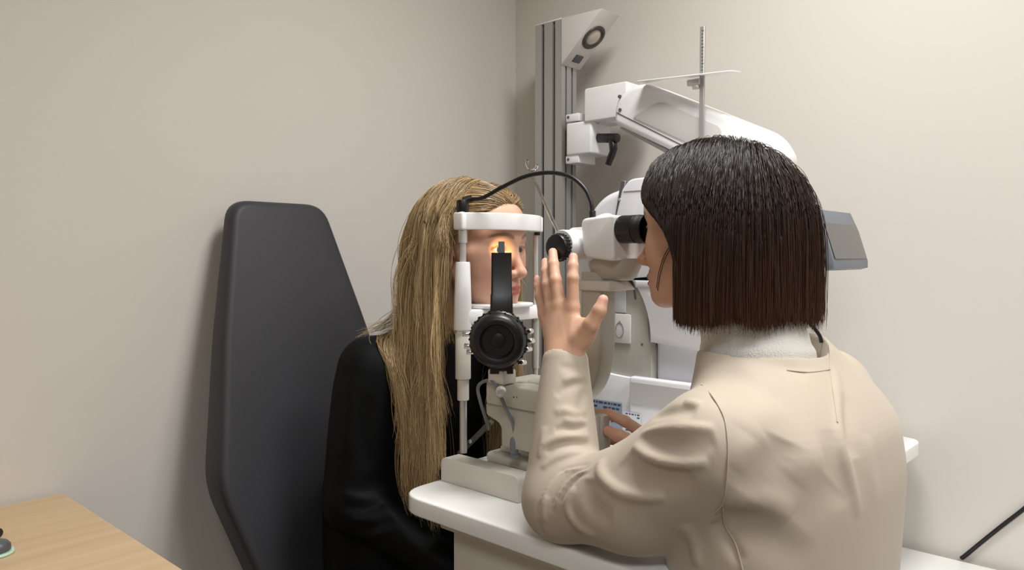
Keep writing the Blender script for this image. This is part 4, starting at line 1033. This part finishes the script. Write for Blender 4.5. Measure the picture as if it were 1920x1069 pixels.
def doc_col(Vt):
    C = np.tile(np.array(skinD), (len(Vt), 1))
    C = HD.colors(Vt, skinD, srgb(168, 96, 84), srgb(52, 36, 28), C)
    def blend(d, w, col, a):
        q = a * np.exp(-(d / w) ** 2); C[:, :3] = C[:, :3] * (1 - q[:, None]) + np.array(col[:3])[None] * q[:, None]
    for c, r in nailsL: blend(np.linalg.norm((Vt - c) * np.array([0.8, 1.0, 0.75]), axis=1), r * 0.85, srgb(226, 170, 156), 0.9)
    for nm, (js, rr) in fL.items():
        for i, a in ((0, 0.20), (1, 0.20), (2, 0.10)): blend(np.linalg.norm(Vt - n3(pX(*js[i])) - np.array([-rr[i], 0, 0]), axis=1), 0.008, srgb(190, 122, 98), a)
    for nm, (js, rr) in fR.items():
        for j in js[2:]: blend(np.linalg.norm(Vt - n3(pX(*j)), axis=1), 0.014, srgb(188, 110, 90), 0.4)
    return C
docbody = build_shape('body', DS, bx_, by_, bz_, M_skin, doc, doc_col, it=1)
HD.eyeballs(doc, srgb(70, 48, 32)[:3])
# turtleneck collar
KS = Shape()
KS.add(loft([(1.030, 0.975, 0.428, 0.088, 0.078), (1.055, 0.977, 0.440, 0.079, 0.074), (1.080, 0.979, 0.448, 0.073, 0.0705), (1.100, 0.981, 0.453, 0.070, 0.070), (1.118, 0.983, 0.457, 0.0685, 0.0695)], 2.1))
KS.cut(cone((0.984, 0.457, 1.095), (0.986, 0.461, 1.16), 0.059, 0.064), 0.006)
KS.fold([(0.978 + 0.073 * math.cos(a), 0.446 + 0.0715 * math.sin(a), 1.075 + 0.004 * math.sin(2 * a)) for a in np.linspace(0, 2 * PI, 25)], 0.006, 0.004, False)
KS.fold([(0.978 + 0.078 * math.cos(a), 0.441 + 0.075 * math.sin(a), 1.056 + 0.004 * math.cos(2 * a)) for a in np.linspace(0, 2 * PI, 25)], 0.004, -0.003, False)
build_shape('turtleneck_collar', KS, lines((0.88, 1.08, 0.0026)), lines((0.34, 0.54, 0.0026)), lines((1.02, 1.125, 0.0026)), M_knit, doc, it=1)
# black lanyard cord at the neckline
b = B()
ly = [pX(1519, 607, 1.010), pX(1528, 617, 1.016), pX(1537, 630, 1.020), pX(1540, 642, 1.022)]
tube(b, spline(ly, 5), 0.0026, 8); obj('lanyard', b, M_rub, doc)
# trousers and shoes
TS = Shape(); TS.add(ell((0.975, 0.385, 0.535), (0.172, 0.135, 0.085)))
for x0, x1 in ((0.905, 0.925), (1.045, 1.060)):
    TS.add(cone((x0, 0.40, 0.53), (x1, 0.665, 0.535), 0.080, 0.055), 0.03); TS.add(cone((x1, 0.665, 0.53), (x1, 0.60, 0.10), 0.054, 0.040), 0.02)
build_shape('trousers', TS, lines((0.78, 1.17, 0.008)), lines((0.23, 0.74, 0.008)), lines((0.04, 0.64, 0.008)), M_jean, doc, it=2)
for x1 in (0.925, 1.060):
    SS = Shape(); SS.add(cone((x1, 0.60, 0.042), (x1, 0.72, 0.030), 0.042, 0.030)); SS.add(cone((x1, 0.595, 0.045), (x1, 0.60, 0.11), 0.040, 0.036), 0.02); SS.clip(lambda X, Y, Z: 0.0015 - Z + 0 * X + 0 * Y)
    build_shape('shoe', SS, lines((x1 - 0.06, x1 + 0.06, 0.006)), lines((0.53, 0.77, 0.006)), lines((-0.004, 0.16, 0.006)), M_shoe, doc)

# ------------------------------------------------------------------ hair helpers
HL_F = [-0.12, -0.06, -0.03, 0.0, 0.02, 0.045, 0.060, 0.072, 0.078, 0.12]
HL_T = [-0.060, -0.045, -0.020, 0.004, 0.024, 0.040, 0.055, 0.070, 0.078, 0.30]
def scalp_roots(H, n, rnd, front=1.0):
    S = Shape(); H.skull(S); out = []
    while sum(map(len, out)) < n:
        d = normz(rnd.normal(size=(n, 3))); P = H.O + (d @ H.ax) * 0.0 + d * 0.16 * H.k
        for _ in range(30):
            s = S.at(P); P = P - d * (s * 0.9)[:, None]
        L = H.loc(P); ok = (L[:, 2] > np.interp(L[:, 0], HL_F, HL_T)) & (np.abs(S.at(P)) < 0.001)
        out.append(P[ok])
    return np.concatenate(out)[:n]
def hair_cap(name, H, grow, parent, m, col, st=0.004):
    """the dense root layer close to the scalp"""
    S = Shape(); H.skull(S, grow)
    def cl(X, Y, Z):
        P = [X - H.O[0], Y - H.O[1], Z - H.O[2]]
        f = (P[0] * H.F[0] + P[1] * H.F[1] + P[2] * H.F[2]) / H.k; t = (P[0] * H.T[0] + P[1] * H.T[1] + P[2] * H.T[2]) / H.k
        return (np.interp(f, HL_F, HL_T) + 0.004 - t) * 0.7 * H.k
    S.clip(cl); o = H.O; e = 0.135 * H.k
    return build_shape(name, S, lines((o[0] - e, o[0] + e, st)), lines((o[1] - e, o[1] + e, st)), lines((o[2] - e * .7, o[2] + e, st)), m, parent, lambda Vt: np.tile(np.array(col), (len(Vt), 1)), it=2)
def hairstyle(H, coll, N, seed, length, part, offs, grav, backf, zcut=None, clumps=200, camt=0.5, n=24, ds=0.012, wave=0.0, wig=0.0, stiff=0.75, thin=0.25, drift=None, backd=0.55, keepf=None):
    rnd = np.random.default_rng(seed); R = scalp_roots(H, N, rnd); L = H.loc(R)
    sgn = np.where(L[:, 1] > part, 1.0, -1.0)
    lat = sgn[:, None] * H.S * (1.0 - 0.3 * np.clip(L[:, 0] / 0.08, 0, 1))[:, None]
    d0 = lat * 0.8 - H.F * (backd * np.clip((L[:, 0] + 0.03) / 0.08, 0.25, 1.3))[:, None] - H.T * (0.15 + 0.8 * np.clip((-0.02 - L[:, 0]) / 0.05, 0, 1))[:, None]
    off = offs(rnd, L)
    def flow(p, u):
        q = H.loc(p); thr = np.interp(q[:, 2], [-0.02, 0.012, 0.05], backf[0]) if isinstance(backf[0], list) else backf[0]
        w = np.clip((q[:, 0] - thr) / 0.02, 0, 1) * backf[1] * (np.abs(q[:, 2]) < 0.13)
        w = -H.F * w[:, None]
        return w if drift is None else w + drift(q, u, L)
    steps = int(length * 1.15 / ds)
    P = sim_hair(R, d0, coll, steps, ds, off, grav, flow, seed, stiff)
    g_ = rnd.choice(N, clumps, replace=False); near = np.empty(N, int); mid = P[:, int(steps * 0.6)]
    for a in range(0, N, 500): near[a:a + 500] = np.argmin(((R[a:a + 500, None] - R[None, g_]) ** 2).sum(2) + 0.7 * ((mid[a:a + 500, None] - mid[None, g_]) ** 2).sum(2), 1)
    ln = length * (1.05 - thin * (rnd.random(clumps) ** 1.6)[near]) * rnd.uniform(0.84, 1.04, N)
    if zcut is not None:
        ln = length * (1.05 - thin * rnd.random(N) ** 2.2)
        below = P[:, :, 2] < zcut(P, rnd)[:, None]; k = np.where(below.any(1), below.argmax(1), P.shape[1]); ln = np.minimum(ln, k * ds)
    P = resample(P, ln, n); keep = np.ones(N, bool)
    if camt:
        w_ = camt * np.linspace(0, 1, n)[None, :, None] ** 1.2; P = P * (1 - w_) + P[g_[near]] * w_
    if wave or wig:
        t = np.linspace(0, 1, n)[None, :]; ph = rnd.uniform(0, 2 * PI, (N, 1)); dirn = normz(rnd.normal(size=(N, 3)) * np.array([1, 1, 0.2]))
        if camt: dirn = 0.6 * dirn[near] + 0.4 * dirn; ph = ph[near] + rnd.normal(0, 0.4, (N, 1))
        P = P + dirn[:, None] * (wave * t ** 1.5 * np.sin(ph + t * 9))[..., None] + (rnd.normal(0, wig, (N, 1, 3)) * (t ** 2)[..., None])
    if keepf is not None: keep = keepf(H.loc(P))
    return P[keep], rnd
# dark bob
CS = Shape(); HD.skull(CS, 0.003); CS.add(HD.ell((0.026, 0, -0.028), (0.058, 0.064, 0.080)), 0.02); CS.add(cone(HD.p(-0.03, 0, -0.04), (0.978, 0.44, 1.02), 0.064, 0.075), 0.02)
CS.add(HD.ell((-0.014, 0, 0.0), (0.080, 0.078, 0.085)), 0.03)
hair_cap_D = hair_cap('hair', HD, 0.0032, doc, M_hairD, srgb(16, 12, 12))
def offD(r, L): return r.uniform(0.004, 0.017, len(L)) * (0.75 + 0.5 * np.clip(-L[:, 0] / 0.08, 0, 1)) * (1 - 0.55 * np.clip((L[:, 2] - 0.06) / 0.04, 0, 1)) * (1 - 0.6 * np.clip((L[:, 0] - 0.035) / 0.03, 0, 1))
P, rnd = hairstyle(HD, CS, 16000, 3, 0.43, -0.012, offD, lambda u: np.full(1, 0.12 + 0.45 * min(1, u * 2.2)), ([0.003, 0.021, 0.066], 0.75), lambda P, r: 1.1215 + r.normal(0, 0.0065, len(P)) + 0.004 * np.sin(P[:, -1, 1] * 90), 500, 0.16, 26, 0.010, 0.0012, 0.0014, backd=0.18)
N = len(P); base = np.array([srgb(19, 14, 14)]) * rnd.uniform(0.55, 1.5, (N, 1)); tip = np.array([srgb(84, 57, 41)]) * rnd.uniform(0.4, 1.35, (N, 1))
strand_mesh('hair_strands', P, rnd.uniform(0.00030, 0.00052, N), base, M_hairD, hair_cap_D, tipcol=tip)
# loose wisp across her cheek
b = B()
for pts in ([(1284, 436), (1262, 455), (1246, 478), (1236, 508), (1231, 540)], [(1283, 440), (1264, 458), (1249, 480), (1239, 510), (1233, 545)]):
    wp = []
    for x, y in pts:
        h = DS.march(x, y); h = pX(x, y, 0.905) if h is None else h
        wp.append(V(h) - ray(x, y).normalized() * 0.005)
    tube(b, spline(wp, 5), 0.0006, 5)
me_ = obj('loose_wisp', b, M_hairD, hair_cap_D)
ca = me_.data.color_attributes.new('Col', 'FLOAT_COLOR', 'POINT'); ca.data.foreach_set('color', np.tile(np.array(srgb(40, 28, 22)), (len(me_.data.vertices), 1)).astype(np.float32).ravel())

# ------------------------------------------------------------------ patient
pat = empty('person', (1.02, 1.30, 0.0), 'person with long blonde hair and black clothes, chin on the slit lamp rest', 'person')
HP = Head((1.012, 1.023, 1.2185), math.radians(-84), math.radians(-3), 1.07)
skinP = (*srgb(218, 172, 148)[:3], 1)
psR, peR, pwR = n3((0.872, 1.170, 0.985)), n3((0.838, 1.185, 0.735)), n3((0.905, 0.975, 0.640))
psL, peL, pwL = n3((1.170, 1.170, 0.985)), n3((1.215, 1.190, 0.735)), n3((1.120, 0.975, 0.640))
rowsP = [(0.52, 1.02, 1.215, 0.205, 0.118), (0.70, 1.02, 1.235, 0.195, 0.118), (0.86, 1.02, 1.215, 0.188, 0.116), (0.96, 1.02, 1.185, 0.178, 0.108), (1.02, 1.02, 1.155, 0.135, 0.092), (1.06, 1.02, 1.135, 0.088, 0.076), (1.085, 1.02, 1.125, 0.070, 0.068)]
def top_shape():
    S = Shape(); S.add(loft(rowsP))
    for a, b_, c in ((psR, peR, pwR), (psL, peL, pwL)):
        S.add(cone(a, b_, 0.062, 0.052), 0.04); S.add(cone(b_, c, 0.050, 0.034), 0.02)
    return S
PT = top_shape(); PB = top_shape()
for path, w, amp in (([(640, 925), (680, 935), (720, 930)], 0.006, 0.006), ([(640, 950), (680, 955), (725, 945)], 0.005, -0.006), ([(650, 975), (690, 975), (735, 958)], 0.005, 0.006), ([(660, 995), (700, 990), (745, 972)], 0.005, -0.006), ([(670, 1010), (710, 1003), (755, 985)], 0.005, 0.005), ([(660, 700), (655, 780), (650, 860)], 0.012, 0.005), ([(690, 740), (680, 820), (690, 880)], 0.012, -0.005), ([(700, 900), (760, 1000), (830, 1060)], 0.012, 0.005)):
    h = hits(path, PB)
    if len(h) >= 2: PT.fold([n3(q) for q in spline([V(q) for q in h], 3)], w, amp)
PT.cut(cone((1.02, 1.12, 1.055), (1.02, 1.10, 1.15), 0.062, 0.066), 0.004)
for el_, wr_ in ((peR, pwR), (peL, pwL)):
    d = (wr_ - el_) / np.linalg.norm(wr_ - el_); PT.cut(cone(wr_ + d * 0.055, wr_ + d * 0.056, 0.046, 0.046), 0.003)
build_shape('top', PT, lines((0.74, 1.30, 0.0048)), lines((0.90, 1.51, 0.0048)), lines((0.50, 1.10, 0.0048)), M_blackcloth, pat, it=2)
PS = Shape(); HP.build(PS)
PS.add(cone(HP.p(-0.035, 0, -0.050), (1.02, 1.135, 1.02), 0.050, 0.056), 0.020)
PS.add(loft([(r[0], r[1], r[2], r[3] - 0.024, r[4] - 0.024) for r in rowsP[:-1]]), 0.02)
limb_body(PS, psR, peR, pwR, 0.044, 0.036, 0.0235); limb_body(PS, psL, peL, pwL, 0.044, 0.036, 0.0235)
for wr_, q in ((pwR, 1), (pwL, -1)):         # hands resting on the thighs
    d = np.array([0.05 * q, -1.0, -0.22]); d /= np.linalg.norm(d); sd = np.array([1.0, 0, 0]) * q
    for i, (o_, l_) in enumerate(((-0.026, 0.070), (-0.009, 0.080), (0.009, 0.074), (0.025, 0.056))):
        m0 = wr_ + d * 0.085 + sd * -o_; p1 = m0 + d * l_ * 0.5 + np.array([0, 0, 0.002]); p2 = m0 + d * l_ + np.array([0, 0, -0.012])
        PS.add(cone(wr_ + d * 0.01, m0, 0.018, 0.0098), 0.014); add_finger(PS, [m0, p1, p2], [0.0095, 0.0082, 0.0068])
    t0 = wr_ + d * 0.03 + sd * 0.022; add_finger(PS, [t0, t0 + d * 0.035 + sd * 0.018, t0 + d * 0.062 + sd * 0.022], [0.012, 0.010, 0.0075], 0.01)
px_ = lines((0.78, 0.93, 0.006), (0.93, 1.112, 0.0016), (1.112, 1.27, 0.006)); py_ = lines((0.84, 0.890, 0.006), (0.890, 1.115, 0.0017), (1.115, 1.49, 0.008)); pz_ = lines((0.50, 0.66, 0.005), (0.66, 1.06, 0.010), (1.06, 1.355, 0.0017))
def pat_col(Vt):
    C = np.tile(np.array(skinP), (len(Vt), 1)); return HP.colors(Vt, skinP, srgb(186, 96, 92), srgb(112, 82, 58), C)
build_shape('body', PS, px_, py_, pz_, M_skin, pat, pat_col, it=1)
HP.eyeballs(pat, srgb(58, 56, 52)[:3], (1, 0.0, 0.0))
TS = Shape(); TS.add(ell((1.02, 1.225, 0.565), (0.178, 0.132, 0.090)))
for x0, x1 in ((0.945, 0.945), (1.095, 1.095)):
    TS.add(cone((x0, 1.24, 0.553), (x1, 0.925, 0.548), 0.079, 0.056), 0.03); TS.add(cone((x1, 0.925, 0.545), (x1, 0.965, 0.10), 0.055, 0.040), 0.02)
build_shape('trousers', TS, lines((0.82, 1.22, 0.008)), lines((0.85, 1.50, 0.008)), lines((0.04, 0.68, 0.008)), M_jean, pat, it=2)
for x1 in (0.945, 1.095):
    SS = Shape(); SS.add(cone((x1, 0.965, 0.042), (x1, 0.845, 0.030), 0.042, 0.030)); SS.add(cone((x1, 0.97, 0.045), (x1, 0.965, 0.11), 0.040, 0.036), 0.02); SS.clip(lambda X, Y, Z: 0.0015 - Z + 0 * X + 0 * Y)
    build_shape('shoe', SS, lines((x1 - 0.06, x1 + 0.06, 0.006)), lines((0.79, 1.04, 0.006)), lines((-0.004, 0.16, 0.006)), M_shoe, pat)
# long blonde hair
CP = Shape(); HP.skull(CP, 0.003); CP.add(HP.ell((0.026, 0, -0.028), (0.054, 0.060, 0.078)), 0.02); CP.add(cone(HP.p(-0.035, 0, -0.04), (1.02, 1.13, 1.02), 0.058, 0.070), 0.02)
for o in PB.ops: CP.ops.append((o[0], o[1], max(o[2], 0.02)))
cap_B = hair_cap('hair', HP, 0.0032, pat, M_hairB, srgb(112, 86, 56))
def offP(r, L): return r.uniform(0.003, 0.014, len(L))
def driftP(q, u, L):
    low = np.clip((-0.03 - q[:, 2]) / 0.05, 0, 1) * (L[:, 1] < 0.02)
    med = np.clip((-0.120 - q[:, 1]) / 0.03, 0, 1) * np.clip((-0.125 - q[:, 2]) / 0.04, 0, 1)
    return (HP.F * 0.03 - HP.S * 0.03)[None] * low[:, None] + (HP.S * 0.45 + HP.F * 0.25)[None] * med[:, None]
P, rnd = hairstyle(HP, CP, 10500, 8, 0.51, 0.004, offP, lambda u: np.full(1, 0.12 + 0.40 * min(1, u * 2.0)), (0.026, 0.45), None, 150, 0.66, 40, 0.0125, 0.018, 0.006, thin=0.78, drift=driftP, backd=0.25, keepf=lambda q: ~((q[:, :, 1] < -0.138) & (q[:, :, 2] > -0.24)).any(1))
N = len(P); cl_ = (np.sin(P[:, 12, 1:2] * 310 + P[:, 12, 0:1] * 190) + np.sin(P[:, 20, 1:2] * 170 - P[:, 20, 2:3] * 60)) * 0.18
mixv = np.clip(rnd.normal(0.52, 0.22, (N, 1)) + cl_, 0, 1)
base = np.array([srgb(112, 88, 60)]) * (1 - mixv) + np.array([srgb(206, 178, 130)]) * mixv; tip = np.array([srgb(140, 108, 70)]) * (1 - mixv) + np.array([srgb(234, 206, 158)]) * mixv
strand_mesh('hair_strands', P, rnd.uniform(0.00034, 0.00066, N), base, M_hairB, cap_B, tipcol=tip)
# ================================================================== LIGHT
def area(name, loc, target, sx, sy, power, col, spread=152):
    l = bpy.data.lights.new(name, 'AREA'); l.shape = 'RECTANGLE'; l.size = sx; l.size_y = sy; l.energy = power; l.color = col; l.spread = math.radians(spread)
    o = bpy.data.objects.new(name, l); COL.objects.link(o); o.location = loc
    d = (Vector(target) - Vector(loc)).normalized(); o.rotation_euler = d.to_track_quat('-Z', 'Y').to_euler(); return o
area('ceiling_or_fill_lamp', (1.02, 0.46, ZC - 0.02), (1.02, 0.46, 0), 0.45, 0.45, 20, (1.0, 0.985, 0.955))
area('ceiling_or_fill_lamp', (0.70, -0.95, ZC - 0.02), (0.70, -0.95, 0), 0.6, 0.6, 27, (1.0, 0.99, 0.97))
area('ceiling_or_fill_lamp', (-0.8, -0.6, ZC - 0.02), (-0.8, -0.6, 0), 0.6, 0.6, 22, (0.96, 0.98, 1.0))  # added cool rear fill that lifts the left wall, not a known fixture
W = bpy.data.worlds.new('world'); SC.world = W; W.use_nodes = True
W.node_tree.nodes['Background'].inputs[0].default_value = (1, 0.97, 0.93, 1); W.node_tree.nodes['Background'].inputs[1].default_value = 0.0
SC.view_settings.view_transform = 'Standard'; SC.view_settings.look = 'None'; SC.view_settings.gamma = 1
SC.view_settings.exposure = 0.0; SC.view_settings.use_curve_mapping = False
